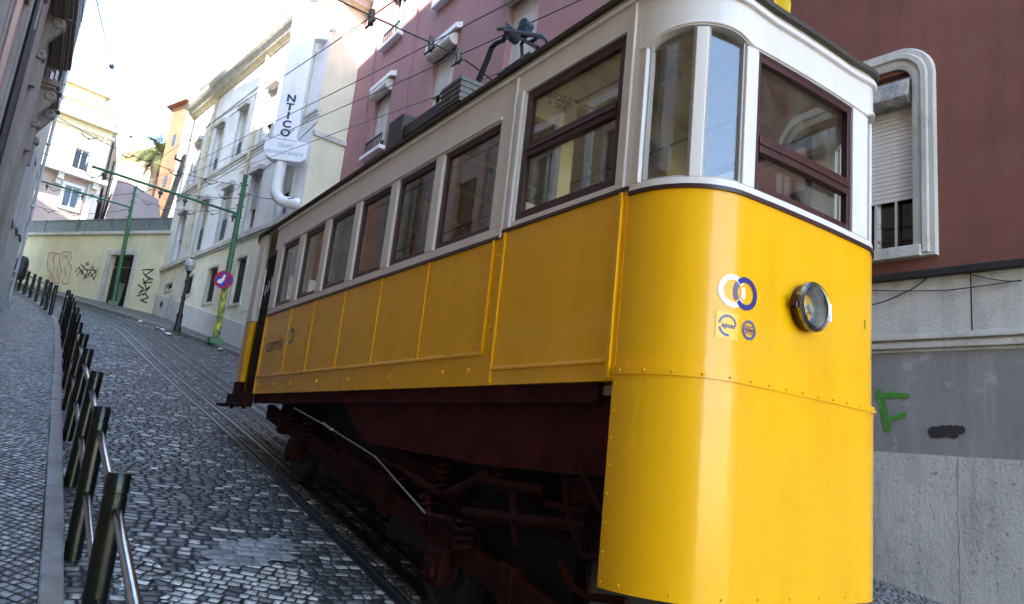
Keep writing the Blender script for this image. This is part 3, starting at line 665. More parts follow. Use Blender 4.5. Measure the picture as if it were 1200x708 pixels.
for (u0, z0), (u1, z1) in zip(jp, jp[1:]):
    w_ = jr.uniform(.003, .007); hexa(bm, [FM.p(u0 - w_, z0, .01), FM.p(u0 + w_, z0, .01), FM.p(u0 + w_, z0, .0225), FM.p(u0 - w_, z0, .0225), FM.p(u1 - w_, z1, .01), FM.p(u1 + w_, z1, .01), FM.p(u1 + w_, z1, .0225), FM.p(u1 - w_, z1, .0225)])
link('crack', bm, 'left_stone', mar)
bm = B(); FM.box(bm, UM0, UM1, 4.27, 4.36, -.3, .07); link('drip_ledge', bm, 'iron_dark', mar, bevel=.01)
bm = B(); hexa(bm, [FM.p(UM0, -4, -.32), FM.p(UM1, -4, -.32), FM.p(UM1, -4, -6), FM.p(UM0, -4, -6), FM.p(UM0, 14, -.32), FM.p(UM1, 14, -.32), FM.p(UM1, 14, -6), FM.p(UM0, 14, -6)]); link('building_core', bm, 'maroon_wall', mar)
def rr_loop(u0, u1, z0, z1, r, k=8):
    pts = [(u0, z0), (u1, z0)]
    for i in range(k + 1): a = pi / 2 * i / k; pts.append((u1 - r + r * cos(a), z1 - r + r * sin(a)))
    for i in range(k + 1): a = pi / 2 + pi / 2 * i / k; pts.append((u0 + r + r * cos(a), z1 - r + r * sin(a)))
    return pts
def surround(F, u0, u1, z0, z1, par):
    """moulded stone frame with rounded upper corners"""
    bm = B(); prev = None
    for off, n in ((.0, -.25), (.0, .03), (.05, .05), (.10, .045), (.115, .075), (.17, .075), (.185, .05), (.24, .05), (.26, .02), (.265, -.05)):
        lp = rr_loop(u0 - off, u1 + off, z0 - off * .55, z1 + off, .22 + off * .85)
        q = [bm.verts.new(F.p(u, z, n)) for u, z in lp]
        if prev:
            N = len(q)
            for i in range(N): bm.faces.new([prev[i], prev[(i + 1) % N], q[(i + 1) % N], q[i]])
        prev = q
    return link('stone_surround', bm, 'grey_stone', par, smooth=True)
for i, w in enumerate(WM):
    surround(FM, w[0], w[1], w[2], w[3] + .06, mar)
    rw = roller_window(mar, FM, w[0], w[1], w[2], 6.52, .66, .17, 'shutter_pale', 'peeling_white', pitch=.055, mull=1)
    bm = B()
    u0, u1 = w[0] + .02, w[1] - .02
    prism(bm, [FM.p(u0, 6.82, -.2), FM.p(u0, 6.82, .02), FM.p(u0, 6.74, .10), FM.p(u0, 6.55, .12), FM.p(u0, 6.48, .06), FM.p(u0, 6.48, -.2)], FM.u * (u1 - u0)); link('roller_box', bm, 'box_metal', mar, bevel=.012)
    bm = B(); prism(bm, [FM.p(u0 - .012, z, n) for z, n in ((6.80, -.1), (6.80, .02), (6.73, .09), (6.56, .11), (6.5, .05), (6.5, -.1))], FM.u * .01); link('box_end', bm, 'chrome', mar)
    bm = B(); FM.box(bm, w[0], w[1], 6.82, w[3] + .06, -.22, -.12); link('flaking_head', bm, 'peeling_white', mar)
    bm = B()
    for k in range(1, 4): FM.box(bm, w[0] + (w[1] - w[0]) * k / 4 - .012, w[0] + (w[1] - w[0]) * k / 4 + .012, 4.7, 5.3, -.10, -.08)
    link('bars', bm, 'shutter_grey', mar)
    bm = B(); FM.box(bm, w[0] - .1, w[1] + .1, 4.52, 4.66, -.2, .10); link('sill', bm, 'grey_stone', mar, bevel=.012)
# painted-over graffiti and the green F
A = lambda x, y: FM.at(x, y)
def spray(bm, F, pts, w, n, seed, dots=14):
    """spray-can stroke: ragged, rounded, with overspray specks and a drip"""
    rnd = random.Random(seed); pts = [Vector((u, z, 0)) for u, z in pts]; path = []
    for a_, b_ in zip(pts, pts[1:]):
        k = max(3, int((b_ - a_).length / .02))
        for i in range(k): path.append(a_.lerp(b_, i / k))
    path.append(pts[-1]); prev = None; N = len(path)
    for i, p in enumerate(path):
        t = (path[min(i + 1, N - 1)] - path[max(i - 1, 0)]).normalized(); e = Vector((-t.y, t.x, 0)); k = sqrt(max(.05, 1 - (2 * i / (N - 1) - 1) ** 10))
        q = [bm.verts.new(F.p(*(p + e * w * .5 * k * rnd.uniform(.82, 1.12)).xy, n)), bm.verts.new(F.p(*(p - e * w * .5 * k * rnd.uniform(.82, 1.12)).xy, n))]
        if prev: bm.faces.new([prev[0], q[0], q[1], prev[1]])
        prev = q
    for _ in range(dots):
        p = rnd.choice(path) + Vector((rnd.gauss(0, w * .55), rnd.gauss(0, w * .55), 0)); r_ = rnd.uniform(.002, .007)
        bm.faces.new([bm.verts.new(F.p(p.x + r_ * cos(a_), p.y + r_ * sin(a_), n + .0012)) for a_ in (0, 1.3, 2.5, 3.8, 5.1)])
gm = B(); spray(gm, FM, [A(1030, 456), A(1036, 480), A(1042, 507)], .085, .0140, 1); spray(gm, FM, [A(1033, 464), A(1050, 463), A(1067, 465)], .065, .0152, 2); spray(gm, FM, [A(1038, 493), A(1050, 490), A(1063, 485)], .06, .0164, 3)
link('graffiti', gm, 'graffiti_green', mar)
gm = B(); spray(gm, FM, [A(1088, 506), A(1110, 504), A(1132, 504)], .10, .014, 4, 6); spray(gm, FM, [A(1090, 511), A(1112, 510), A(1124, 512)], .05, .0152, 5, 4); link('paint_patch', gm, 'graffiti_black', mar)
def cable(pts, r, name, label, group, sag=0, par=None):
    out = []
    for a, b in zip(pts, pts[1:]):
        a, b = Vector(a), Vector(b)
        for k in range(12): t = k / 12; q = a.lerp(b, t); q.z -= sag * 4 * t * (1 - t); out.append(q)
    out.append(Vector(pts[-1])); bm = B(); tube(bm, out, r, 6)
    o = link(name, bm, 'wire_black', par)
    return o if par is not None else tag(o, label, 'wire', group)
P_ = lambda x, y: FM.p(*A(x, y), .03)
tag(cable([P_(1021, 341), P_(1110, 341), P_(1198, 329)], .006, 'wall_cable', '', None, .005), 'upper thin black cable stapled along the grey stone above the painted band', 'cable', 'cables on the grey wall')
tag(cable([P_(1021, 358), P_(1060, 344), P_(1088, 326)], .007, 'wall_cable', '', None, .02), 'sagging black cable dropping left below the arched window', 'cable', 'cables on the grey wall')
tag(cable([P_(1133, 320), P_(1165, 328), P_(1198, 330)], .006, 'wall_cable', '', None, .01), 'black cable curving down from the ledge right of the arched window', 'cable', 'cables on the grey wall')

# ================================================================== RETAINING WALL
FW = Fr(2.75, 33.8, 35); UW0 = FW.at(199, 300)[0]; UW1 = FW.at(20, 290)[0] + 9
ret = thing('retaining_wall', 'pale yellow wall covered in graffiti at the top of the street with a dark doorway', 'wall', FW.p(0, 6))
dl, dr = FW.at(127, 300)[0], FW.at(157, 300)[0]; dl2, dr2 = FW.at(124, 345)[0], FW.at(150, 345)[0]
d0, d1 = sorted(((dl + dl2) / 2, (dr + dr2) / 2)); dz0, dz1 = 5.4, FW.at(142, 299)[1]
WT = FW.at(120, 275)[1]
bm = B(); FW.wall(bm, UW0 - .8, UW1, 3.5, WT, [(d0, d1, 3.5, dz1)], .3); link('wall_face', bm, 'yellow_wall', ret)
bm = B(); FW.box(bm, UW0 - .8, UW1, WT - .02, WT + .12, -.5, .10); link('coping', bm, 'stone_trim', ret, bevel=.015)
bm = B(); FW.box(bm, UW0 - .8, UW1, 3.5, WT - .03, -.6, -.32); link('wall_core', bm, 'yellow_wall', ret)
bm = B(); t = .2
for a, b, c, d in ((d0 - t, d0, 4, dz1 + t), (d1, d1 + t, 4, dz1 + t), (d0, d1, dz1, dz1 + t)): FW.box(bm, a, b, c, d, -.05, .05)
link('door_surround', bm, 'stone_trim', ret, bevel=.01)
bm = B(); FW.box(bm, d0, d1, 3.5, dz1 - .5, -.28, -.22); FW.box(bm, d0, d1, dz1 - .44, dz1, -.28, -.24)
for k in range(1, 6): FW.box(bm, d0 + (d1 - d0) * k / 6 - .02, d0 + (d1 - d0) * k / 6 + .02, 4, dz1 - .52, -.22, -.20)
dd = link('door', bm, 'door_dark', ret)
q = FW.at(151, 318); bm = B(); FW.box(bm, q[0] - .10, q[0] + .10, q[1] - .16, q[1] + .16, -.195, -.185); link('notice', bm, 'sign_white', dd)
bm = B(); FW.box(bm, q[0] - .06, q[0] + .06, q[1] - .08, q[1] + .08, -.185, -.180); link('notice_print', bm, 'decal_mauve', dd)
A = lambda x, y: FW.at(x, y)
def zz(pts): return [A(*p) for p in pts]
gm = B()                                                             # red outline letters
for L in ([(62, 331), (57, 330), (59, 318), (56, 316), (56, 304), (58, 297), (64, 296), (63, 304)], [(64, 331), (62, 322), (64, 312), (62, 303), (66, 297), (70, 298), (70, 308), (72, 318), (69, 327), (70, 332), (64, 332)],
          [(70, 308), (74, 303), (73, 296), (78, 295), (83, 296), (84, 302), (80, 307), (84, 313), (82, 322), (80, 332), (75, 333), (72, 327)], [(76, 300), (80, 300), (78, 304), (76, 300)], [(60, 320), (61, 329)], [(67, 315), (68, 326)], [(76, 312), (77, 325)]):
    ribbon(gm, FW, zz(L), .035, .004)
link('graffiti', gm, 'graffiti_red', ret)
gm = B(); rr = random.Random(2)
for L in ([(22, 322), (26, 308), (30, 310), (27, 316), (34, 318)], [(20, 328), (30, 325), (33, 312)], [(24, 326), (34, 327)]): ribbon(gm, FW, zz(L), .05, .004)
link('graffiti', gm, 'graffiti_red', ret)
gm = B()
for L in ([(88, 319), (93, 313), (96, 322), (99, 311)], [(90, 324), (95, 316), (101, 326)], [(95, 310), (103, 318), (98, 327), (106, 319), (110, 327)], [(103, 325), (108, 312), (113, 321), (110, 328)], [(100, 316), (112, 317)], [(106, 324), (115, 316)], [(101, 309), (103, 308), (104, 310), (102, 311), (101, 309)]):
    ribbon(gm, FW, zz(L), .045, .004)
link('graffiti', gm, 'graffiti_black', ret)
gm = B()
for L in ([(167, 317), (172, 316), (180, 316), (170, 323), (179, 328)], [(168, 320), (175, 327), (168, 332), (178, 331)], [(162, 334), (168, 338), (163, 344), (176, 336), (168, 346)], [(161, 347), (170, 344), (174, 349), (165, 352), (172, 355)], [(168, 327), (172, 340)]):
    ribbon(gm, FW, zz(L), .055, .004)
link('graffiti', gm, 'graffiti_black', ret)
# terrace railing on the wall
rail = thing('terrace_railing', 'grey metal railing of close upright slats along the top of the yellow wall', 'railing', FW.p(2, WT + .12))
zr = FW.at(120, 255)[1]
bm = B(); u = UW0 - .5
while u < UW1: FW.box(bm, u, u + .055, WT + .17, zr - .05, -.24, -.20); u += .095
link('slat_panel', bm, 'railing_grey', rail)
bm = B(); FW.box(bm, UW0 - .5, UW1, zr - .05, zr, -.25, -.18); FW.box(bm, UW0 - .5, UW1, WT + .16, WT + .20, -.245, -.19); link('rail_bar', bm, 'railing_grey', rail)
for k in range(8):
    bm = B(); u = UW0 - .45 + k * 2.1; FW.box(bm, u, u + .07, WT + .12, zr + .02, -.28, -.16); link('post', bm, 'railing_grey', rail)
# ================================================================== LEFT SIDE OF THE STREET
FL = Fr(-1.17, 0, -1.15, True)                                        # u = y, n towards the street (+x)
# --- cream house beside the camera
cre = thing('cream_building', 'pale cream building with white window frames beside the camera', 'building', (-1.3, -1, gz(-1)))
H = []
for y in (-10, -7.2, -4.4, -2.2, .4, 2.8, 5, 6.75, 8.3):
    for z in (1.6, 4.7, 8.8, 12.4): H.append((y - .36, y + .36, z + gz(y) * .1, z + gz(y) * .1 + 1.7))
bm = B(); FL.wall(bm, -13, 9.4, -4, 17.6, H, .25); link('front_wall', bm, 'left_cream', cre)
bm = B(); FL.box(bm, -13, 9.4, -4, 17.4, -7, -.3); link('building_core', bm, 'left_cream', cre)
bm = B(); FL.box(bm, -13, 9.4, 17.6, 17.9, -7, .22); FL.box(bm, -13, 9.4, 17.9, 20.2, -7, -.2); link('cornice', bm, 'stone_trim', cre)
bm = B()
for z0, z1, n in ((7.15, 7.3, .06), (7.3, 7.42, .12), (7.42, 7.5, .16), (7.9, 7.96, .05), (8.25, 8.31, .05)): FL.box(bm, -13, 9.4, z0, z1, -.02, n)
link('string_course', bm, 'left_cream', cre)
for h in H:
    roller_window(cre, FL, *h, .2, .22, 'shutter_pale')
    bm = B(); t = .12
    for p, q, c, d in ((h[0] - t, h[0], h[2] - .05, h[3] + t), (h[1], h[1] + t, h[2] - .05, h[3] + t), (h[0], h[1], h[3], h[3] + t)): FL.box(bm, p, q, c, d, -.03, .04)
    link('window_surround', bm, 'white_paint', cre)
# --- orange house with stone pilasters and balconies
ora = thing('orange_building', 'orange rendered building with dark stone pilasters and carved balcony brackets at the left edge', 'building', (-.95, 12, gz(12)))
HO = [(9.95, 10.75, 4.9, 7.0)]
bm = B(); FL.wall(bm, 9.4, 17.6, 0, 17.0, HO, .2); link('front_wall', bm, 'left_orange', ora)
for h in HO: roller_window(ora, FL, *h, .3, .18, 'shutter_grey', 'sash_brown')
for u0, u1, n in ((9.4, 9.6, .09), (11.5, 11.85, .06), (12.3, 13.6, .10), (14.55, 16.0, .10), (17.35, 17.6, .11)):
    bm = B(); FL.box(bm, u0, u1, 0, 16.9, -.02, n); FL.box(bm, u0 - .04, u1 + .04, 0, gz(u0) + 1.1, -.02, n + .04); FL.box(bm, u0 + .12, u1 - .12, 4.5, 16, n - .01, n + .025); link('pilaster', bm, 'left_stone', ora, bevel=.015)
bm = B(); tube(bm, [FL.p(12.08, z, .09) for z in (16.9, gz(12))], .075, 8); link('downpipe', bm, 'iron_black', ora)  # black tube added to stand in for the shadowed gap between pilasters
for h in HO:
    bm = B(); t = .16
    for p, q, c, d in ((h[0] - t, h[0], h[2] - .05, h[3] + t), (h[1], h[1] + t, h[2] - .05, h[3] + t), (h[0], h[1], h[3], h[3] + t)): FL.box(bm, p, q, c, d, -.03, .05)
    link('window_surround', bm, 'pink_house', ora)
bm = B(); FL.box(bm, 9.4, 17.6, 7.15, 7.3, -.02, .06); FL.box(bm, 9.4, 17.6, 12.2, 12.4, -.02, .12); link('string_course', bm, 'left_stone', ora, bevel=.01)
bm = B(); FL.box(bm, 9.4, 17.6, 0, 16.9, -7, -.3); link('building_core', bm, 'left_orange', ora)
bm = B(); FL.box(bm, 9.35, 17.65, 17.0, 17.2, -7, .35); FL.box(bm, 9.4, 17.6, 16.8, 17.0, -.3, .2); link('cornice', bm, 'left_stone', ora)
bm = B(); FL.box(bm, 9.4, 14.7, 17.2, 20.3, -7, -.05); link('shading_attic', bm, 'left_orange', ora)  # unseen upper block, sized so its shadow edge falls on the walls opposite
def balcony(y0, y1, zb, xb, cy):
    n1 = xb - FL.p(y1, 0).x
    bm = B(); FL.box(bm, y0, y1, zb + .10, zb + .22, -.05, n1); FL.box(bm, y0 + .05, y1 - .05, zb + .04, zb + .10, -.05, n1 - .06); FL.box(bm, y0 + .1, y1 - .1, zb, zb + .04, -.05, n1 - .12)
    for k in (.35, .65): FL.box(bm, y0 + .1, y1 - .1, zb - .03, zb, n1 * k - .02, n1 * k + .02)
    sl = link('balcony', bm, 'left_stone', ora, bevel=.01)
    for yy in cy:                                                     # scrolled bracket
        bm = B(); w = .17; P = []; np_ = .24
        for k in range(25):                                           # S-shaped console outline
            t = k / 24; P.append((np_ * (1 - t) ** 1.2 + .11 + .04 * sin(t * 2 * pi), zb - t * .80))
        lp = [(-.04, P[0][1])] + P + [(-.04, P[-1][1])]
        prism(bm, [FL.p(yy, z, n) for n, z in lp], FL.u * w)
        for (n, z, r) in ((np_ + .02, zb - .12, .11), (.13, zb - .78, .08)):
            lathe(bm, [(0, -.012), (r * .35, -.012), (r * .38, -.035), (r * .75, -.035), (r, -.012), (r, w + .012), (r * .75, w + .03), (r * .38, w + .03), (r * .35, w + .012), (0, w + .012)], axis_m(FL.p(yy, z, n), FL.u), 18)
        FL.box(bm, yy + .02, yy + w - .02, zb - 1.35, zb - .80, -.03, .15); FL.box(bm, yy - .05, yy + w + .05, zb - .02, zb, -.03, np_ + .2)
        link('bracket', bm, 'left_stone', sl, bevel=.006)
    bm = B(); top = zb + 1.2
    FL.box(bm, y0 + .02, y1 - .02, top, top + .05, n1 - .07, n1 - .02); FL.box(bm, y0 + .02, y1 - .02, zb + .26, zb + .29, n1 - .06, n1 - .03)
    for yy in (y0 + .02, y1 - .06): FL.box(bm, yy, yy + .04, top, top + .05, 0, n1 - .03)
    y = y0 + .03
    while y < y1: FL.box(bm, y, y + .022, zb + .2, top, n1 - .055, n1 - .033); y += .085
    for yy in (y0 + .03, y1 - .05):
        n = .06
        while n < n1 - .06: FL.box(bm, yy, yy + .02, zb + .2, top, n, n + .02); n += .085
    link('balcony_railing', bm, 'iron_black', sl)
    bm = B()
    for k in range(3):                                                # pale scroll ornaments in the end panel
        n = .12 + .13 * k; tube(bm, [FL.p(y1 - .02, zb + .42 + .09 * sin(q) * (1 - q / 14), n + .06 * cos(q) * (1 - q / 14)) for q in [i * .6 for i in range(18)]], .014, 5)
    link('scroll_ornament', bm, 'white_paint', sl)
balcony(11.3, 16.75, 8.42, -.34, (12.0, 14.25)); balcony(16.95, 18.45, 8.10, -.42, (17.0, 18.1))
# --- grey house up to the side street
gry = thing('grey_building', 'weathered light grey building with a blue-grey downpipe at the corner of the side street', 'building', (-.8, 21, gz(21)))
HG = [(y - .42, y + .42, z + .12 * y - .4, z + .12 * y + 1.4) for y in (19.6, 21.8, 24) for z in (3.9, 7.9, 11.6)]
bm = B(); FL.wall(bm, 17.6, 25.5, 0, 17.0, HG, .2); link('front_wall', bm, 'left_grey', gry)
for h in HG:
    roller_window(gry, FL, *h, .25, .18, 'shutter_grey')
    bm = B(); t = .12
    for p, q, c, d in ((h[0] - t, h[0], h[2] - .05, h[3] + t), (h[1], h[1] + t, h[2] - .05, h[3] + t), (h[0], h[1], h[3], h[3] + t), (h[0] - .15, h[1] + .15, h[2] - .12, h[2])): FL.box(bm, p, q, c, d, -.03, .05)
    link('window_surround', bm, 'left_grey', gry)
bm = B(); FL.box(bm, 17.6, 25.48, 0, 16.9, -7, -.3); FL.box(bm, 25.44, 25.5, 0, 17, -.3, 0); link('building_core', bm, 'left_grey', gry)
bm = B(); FL.box(bm, 17.6, 25.6, 17, 17.25, -7, .25); link('cornice', bm, 'stone_trim', gry)
bm = B(); FL.box(bm, 20.6, 25.5, 17.25, 19.7, -7, -.05); link('shading_attic', bm, 'left_grey', gry)  # unseen raised block, added to keep the far hotel front in shade
bm = B(); FL.box(bm, 17.65, 25.45, 0, 3.9, -.05, .04); link('plinth', bm, 'left_stone', gry)
bm = B(); tube(bm, [FL.p(25.38, z, .07) for z in (17, gz(25.3))], .045, 8)
for z in (5.5, 7.5, 9.5, 11.5, 13.5, 15.5): FL.box(bm, 25.3, 25.45, z, z + .05, -.02, .12)
link('downpipe', bm, 'zinc', gry)
# --- unseen block added across the side street to shade the yellow wall
cor = thing('shading_building', 'unseen cream block added across the side street to shade the yellow wall', 'building', (-5, 33, gz(33)))
bm = B(); box(bm, -12, -2.2, 27.2, 38.5, 4, 21.5); link('walls', bm, 'left_cream', cor)
bm = B(); box(bm, -12.2, -2.05, 27.1, 38.7, 21.5, 21.8); link('cornice', bm, 'stone_trim', cor)

# ================================================================== FAR HOUSES
o = CAM + ray(112, 262) * (46 / ray(112, 262).y)
FC = Fr(o.x, o.y, -75, True)
far = thing('cream_house', 'sunlit cream and pink house with a terrace and dormer windows beyond the yellow wall', 'house', (o.x - 3, 46, 8))
A = lambda x, y: FC.at(x, y)
zx = lambda x, y: A(20 + x / 3.37, 70 + y / 3.37)
uR = A(120, 210)[0]; zc = zx(290, 250)[1]; zs = zx(220, 445)[1]
def R4(pts):
    q = [zx(*p) for p in pts]; return (min(a[0] for a in q), max(a[0] for a in q), min(a[1] for a in q), max(a[1] for a in q))
wt = [zx(*p) for p in ((232, 345), (290, 365), (215, 425), (270, 440))]
w1 = ((wt[0][0] + wt[2][0]) / 2, (wt[1][0] + wt[3][0]) / 2, (wt[2][1] + wt[3][1]) / 2, (wt[0][1] + wt[1][1]) / 2)
wt = [zx(*p) for p in ((190, 495), (250, 508), (172, 575), (238, 592))]
w2 = ((wt[0][0] + wt[2][0]) / 2, (wt[1][0] + wt[3][0]) / 2, (wt[2][1] + wt[3][1]) / 2, (wt[0][1] + wt[1][1]) / 2)
sp = w1[1] - w1[0]
top = [w1, (w1[0] - 3.4, w1[1] - 3.4, w1[2], w1[3]), (w1[0] - 6.8, w1[1] - 6.8, w1[2], w1[3])]
low = [w2, (w2[0] - 3.4, w2[1] - 3.4, w2[2], w2[3])]
bm = B(); FC.wall(bm, uR - 12, uR, zs, zc, top, .2); link('upper_wall', bm, 'cream_house', far)
bm = B(); FC.wall(bm, uR - 12, uR, 5, zs, low, .2); link('lower_wall', bm, 'pink_house', far)
for w in top + low:
    roller_window(far, FC, *w, 0, .14, mull=1, frame='white_paint')
    bm = B(); t = .16
    for a, b, c, d in ((w[0] - t, w[0], w[2] - t, w[3] + t), (w[1], w[1] + t, w[2] - t, w[3] + t), (w[0], w[1], w[3], w[3] + t), (w[0], w[1], w[2] - t, w[2])): FC.box(bm, a, b, c, d, -.03, .05)
    link('window_surround', bm, 'white_paint', far)
for w in top:
    bm = B()
    for k in range(12): u = w[0] + (w[1] - w[0]) * k / 11; FC.box(bm, u - .012, u + .012, w[2], w[2] + .85, .1, .125)
    FC.box(bm, w[0], w[1], w[2] + .85, w[2] + .9, .09, .135); link('window_railing', bm, 'iron_black', far)
bm = B(); FC.box(bm, uR - 12, uR + .15, zs - .28, zs - .02, -.1, .55); b_ = link('balcony_slab', bm, 'stone_trim', far)
for k in range(7):
    bm = B(); u = uR - .5 - 1.75 * k; FC.box(bm, u, u + .28, zs - .62, zs - .28, -.05, .42); FC.box(bm, u, u + .28, zs - .9, zs - .62, -.05, .2); link('bracket', bm, 'stone_trim', b_)
bm = B(); FC.box(bm, uR - 12, uR + .25, zc - .1, zc + .12, -.2, .35); FC.box(bm, uR - 12, uR + .12, zc - .55, zc - .42, -.2, .12); link('cornice', bm, 'cornice_cream', far)
zt = zc + .95; bm = B(); FC.box(bm, uR - 12, uR, zc + .12, zt, -.25, 0); FC.box(bm, uR - 12, uR + .08, zt, zt + .12, -.3, .08); link('terrace_parapet', bm, 'cream_house', far)
wt = [zx(*p) for p in ((275, 158), (336, 180), (262, 205), (325, 225))]
wa = ((wt[0][0] + wt[2][0]) / 2, (wt[1][0] + wt[3][0]) / 2, (wt[2][1] + wt[3][1]) / 2, (wt[0][1] + wt[1][1]) / 2)
zr_ = zx(300, 105)[1]; uA = zx(368, 190)[0]
FA = Fr(*(FC.p(0, 0, -.9).xy), -75, True)
bm = B(); FA.wall(bm, uR - 12, uA, zc, zr_, [wa, (wa[0] - 3, wa[1] - 3, wa[2], wa[3])], .15); FA.box(bm, uA - .1, uA, zc, zr_, -6, 0); link('attic_wall', bm, 'cream_house', far)
for w in (wa, (wa[0] - 3, wa[1] - 3, wa[2], wa[3])): roller_window(far, FA, *w, 0, .1, frame='white_paint')
bm = B(); FA.box(bm, uR - 12.2, uA + .2, zr_, zr_ + .25, -6, .25); link('attic_roof', bm, 'cornice_cream', far)
bm = B(); FA.box(bm, uA, uR - .05, zc, zr_ - 1.0, -5, -.6); link('dormer', bm, 'brown_plaster', far)
bm = B(); FA.box(bm, uA + .12, uR - .25, zc + .9, zr_ - 1.25, -.62, -.55); link('dormer_window', bm, 'house_glass', far)
bm = B(); FA.box(bm, uA, uR + .15, zr_ - 1.0, zr_ - .85, -5, -.4); link('dormer_roof', bm, 'roof_tile', far)
bm = B(); hexa(bm, [FC.p(uR - 12, 5, -.3), FC.p(uR - .02, 5, -.3), FC.p(uR - .02, 5, -7), FC.p(uR - 12, 5, -7), FC.p(uR - 12, zc, -.3), FC.p(uR - .02, zc, -.3), FC.p(uR - .02, zc, -7), FC.p(uR - 12, zc, -7)]); link('building_core', bm, 'brown_plaster', far)
pr = FC.p(uR, 0); FSW = Fr(pr.x, pr.y, -6.5, True)
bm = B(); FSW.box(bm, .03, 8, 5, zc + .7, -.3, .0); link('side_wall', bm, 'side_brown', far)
bm = B(); FC.box(bm, uR - .6, uR + .02, 5, zs - .3, 0, .04); link('quoin', bm, 'white_paint', far)
for du, n in ((-.35, .12),):
    bm = B(); tube(bm, [FC.p(uR + du, zc - .6, n), FC.p(uR + du, 5, n)], .06, 7); link('downpipe', bm, 'zinc', far)
for n in (1.0, 4.6):
    bm = B(); tube(bm, [FSW.p(n, zc - .3, .06), FSW.p(n, 5, .06)], .05, 7); link('downpipe', bm, 'iron_dark', far)
# brown gable wall and garden wall between the houses
def slab_poly(name, label, cat, px, Y, mat, depth=3.0):
    pts = []
    for (x, y) in px:
        r = ray(x, y); pts.append(CAM + r * (Y / r.y))
    bm = B(); prism(bm, pts, (0, depth, 0)); o = link(name, bm, mat); return tag(o, label, cat)
slab_poly('brown_house', 'windowless brown plastered house wall behind the terrace railing', 'house', [(118, 275), (139, 208), (152, 214), (186, 234), (190, 275)], 44, 'brown_plaster', 6)
slab_poly('garden_wall', 'bright sunlit cream garden wall on the slope below the palm', 'wall', [(128, 262), (142, 190), (168, 189), (196, 196), (200, 262)], 66, 'cream_house', 5)
o = slab_poly('terrain', 'x', 'y', [(136, 215), (143, 180), (160, 176), (186, 171), (204, 160), (206, 215)], 84, 'palm_dry', 5)
del o['label']; del o['category']; o['kind'] = 'structure'
# tall house right of the palm
r = ray(206, 190); o = CAM + r * (52 / r.y); FT = Fr(o.x, o.y, -62, True); FT2 = Fr(o.x, o.y, 20)
twr = thing('tall_house', 'tall narrow white house with an orange side wall and tiled eaves beside the palm', 'house', (o.x, o.y, 9))
zt = FT.at(216, 118)[1]
bm = B(); FT.wall(bm, 0, 9, 5, zt, [], .2); link('front_wall', bm, 'cream_house', twr)
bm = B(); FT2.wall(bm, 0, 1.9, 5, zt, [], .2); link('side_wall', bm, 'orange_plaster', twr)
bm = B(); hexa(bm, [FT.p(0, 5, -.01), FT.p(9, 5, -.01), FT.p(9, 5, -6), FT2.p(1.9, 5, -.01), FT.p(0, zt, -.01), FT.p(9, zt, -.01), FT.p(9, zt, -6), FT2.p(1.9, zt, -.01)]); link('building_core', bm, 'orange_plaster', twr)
bm = B(); hexa(bm, [FT.p(-.5, zt, .35), FT.p(9.2, zt, .35), FT.p(9.2, zt, -6), FT2.p(2.2, zt, .4), FT.p(.2, zt + .9, -.9), FT.p(8, zt + .9, -.9), FT.p(8, zt + .9, -4), FT2.p(1.6, zt + .9, -.8)]); link('tiled_roof', bm, 'roof_tile', twr)
for z in (zt - 2.2, zt - 5.2, zt - 8.2):
    bm = B(); FT2.box(bm, .7, 1.1, z - .8, z, -.05, .03); link('window', bm, 'window_dark', twr)
# leaning wooden pole
a = CAM + ray(190, 262) * (38 / ray(190, 262).y); b = CAM + ray(218, 182) * (38 / ray(218, 182).y)
up_ = thing('utility_pole', 'leaning dark wooden utility pole with a short crossbar beside the cream and white building', 'pole', a)
a2 = a + (a - b) * .6
bm = B(); tube(bm, [a2, b], [.17, .13], 9); link('pole', bm, 'wood_pole', up_)
c = b.lerp(a, .1); bm = B(); tube(bm, [c + Vector((-.45, 0, .05)), c + Vector((.3, 0, -.1))], .06, 6)
for k in (-.4, -.1, .25): tube(bm, [c + Vector((k, 0, .02)), c + Vector((k, 0, .25))], .04, 6)
link('crossbar', bm, 'iron_dark', up_)
# ------------------------------------------------------------------ palm
pc = CAM + ray(188, 180) * (58 / ray(188, 180).y); pb = Vector((pc.x - .2, 58, gz(58) - .5))
palm = thing('palm_tree', 'date palm with drooping grey green fronds beside the tall white house', 'tree', pb)
bm = B(); tube(bm, [pb, pb.lerp(pc, .5) + Vector((.1, 0, 0)), pc], [.42, .34, .38], 10); link('trunk', bm, 'wood_pole', palm)
bm = B(); dry = B(); rr = random.Random(4)
for i in range(70):
    az = rr.uniform(0, 2 * pi); el = rr.uniform(-.9, 1.25); L = rr.uniform(1.5, 2.4); d = Vector((cos(az) * cos(el), sin(az) * cos(el), sin(el)))
    tgt = dry if el < -.45 else bm
    pts = []; p = pc.copy(); v = d.copy()
    for k in range(9):
        pts.append(p.copy()); p = p + v * (L / 8); v = (v + Vector((0, 0, -.17))).normalized()
    side = d.cross(Vector((0, 0, 1))).normalized()
    for k in range(1, 9):
        w = .42 * sin(pi * min(1, (k + .6) / 9.4)) + .06
        for s in (-1, 1):
            for j in range(3):
                q = pts[k].lerp(pts[k - 1], j / 3); t = (pts[k] - pts[k - 1]).normalized()
                e = q + side * s * w + t * .28 + Vector((0, 0, -.16 + rr.uniform(-.08, .05)))
                try: tgt.faces.new([tgt.verts.new(q), tgt.verts.new(q + t * .055), tgt.verts.new(e)])
                except ValueError: pass
link('crown', bm, 'palm_leaf', palm); link('dead_fronds', dry, 'palm_dry', palm)

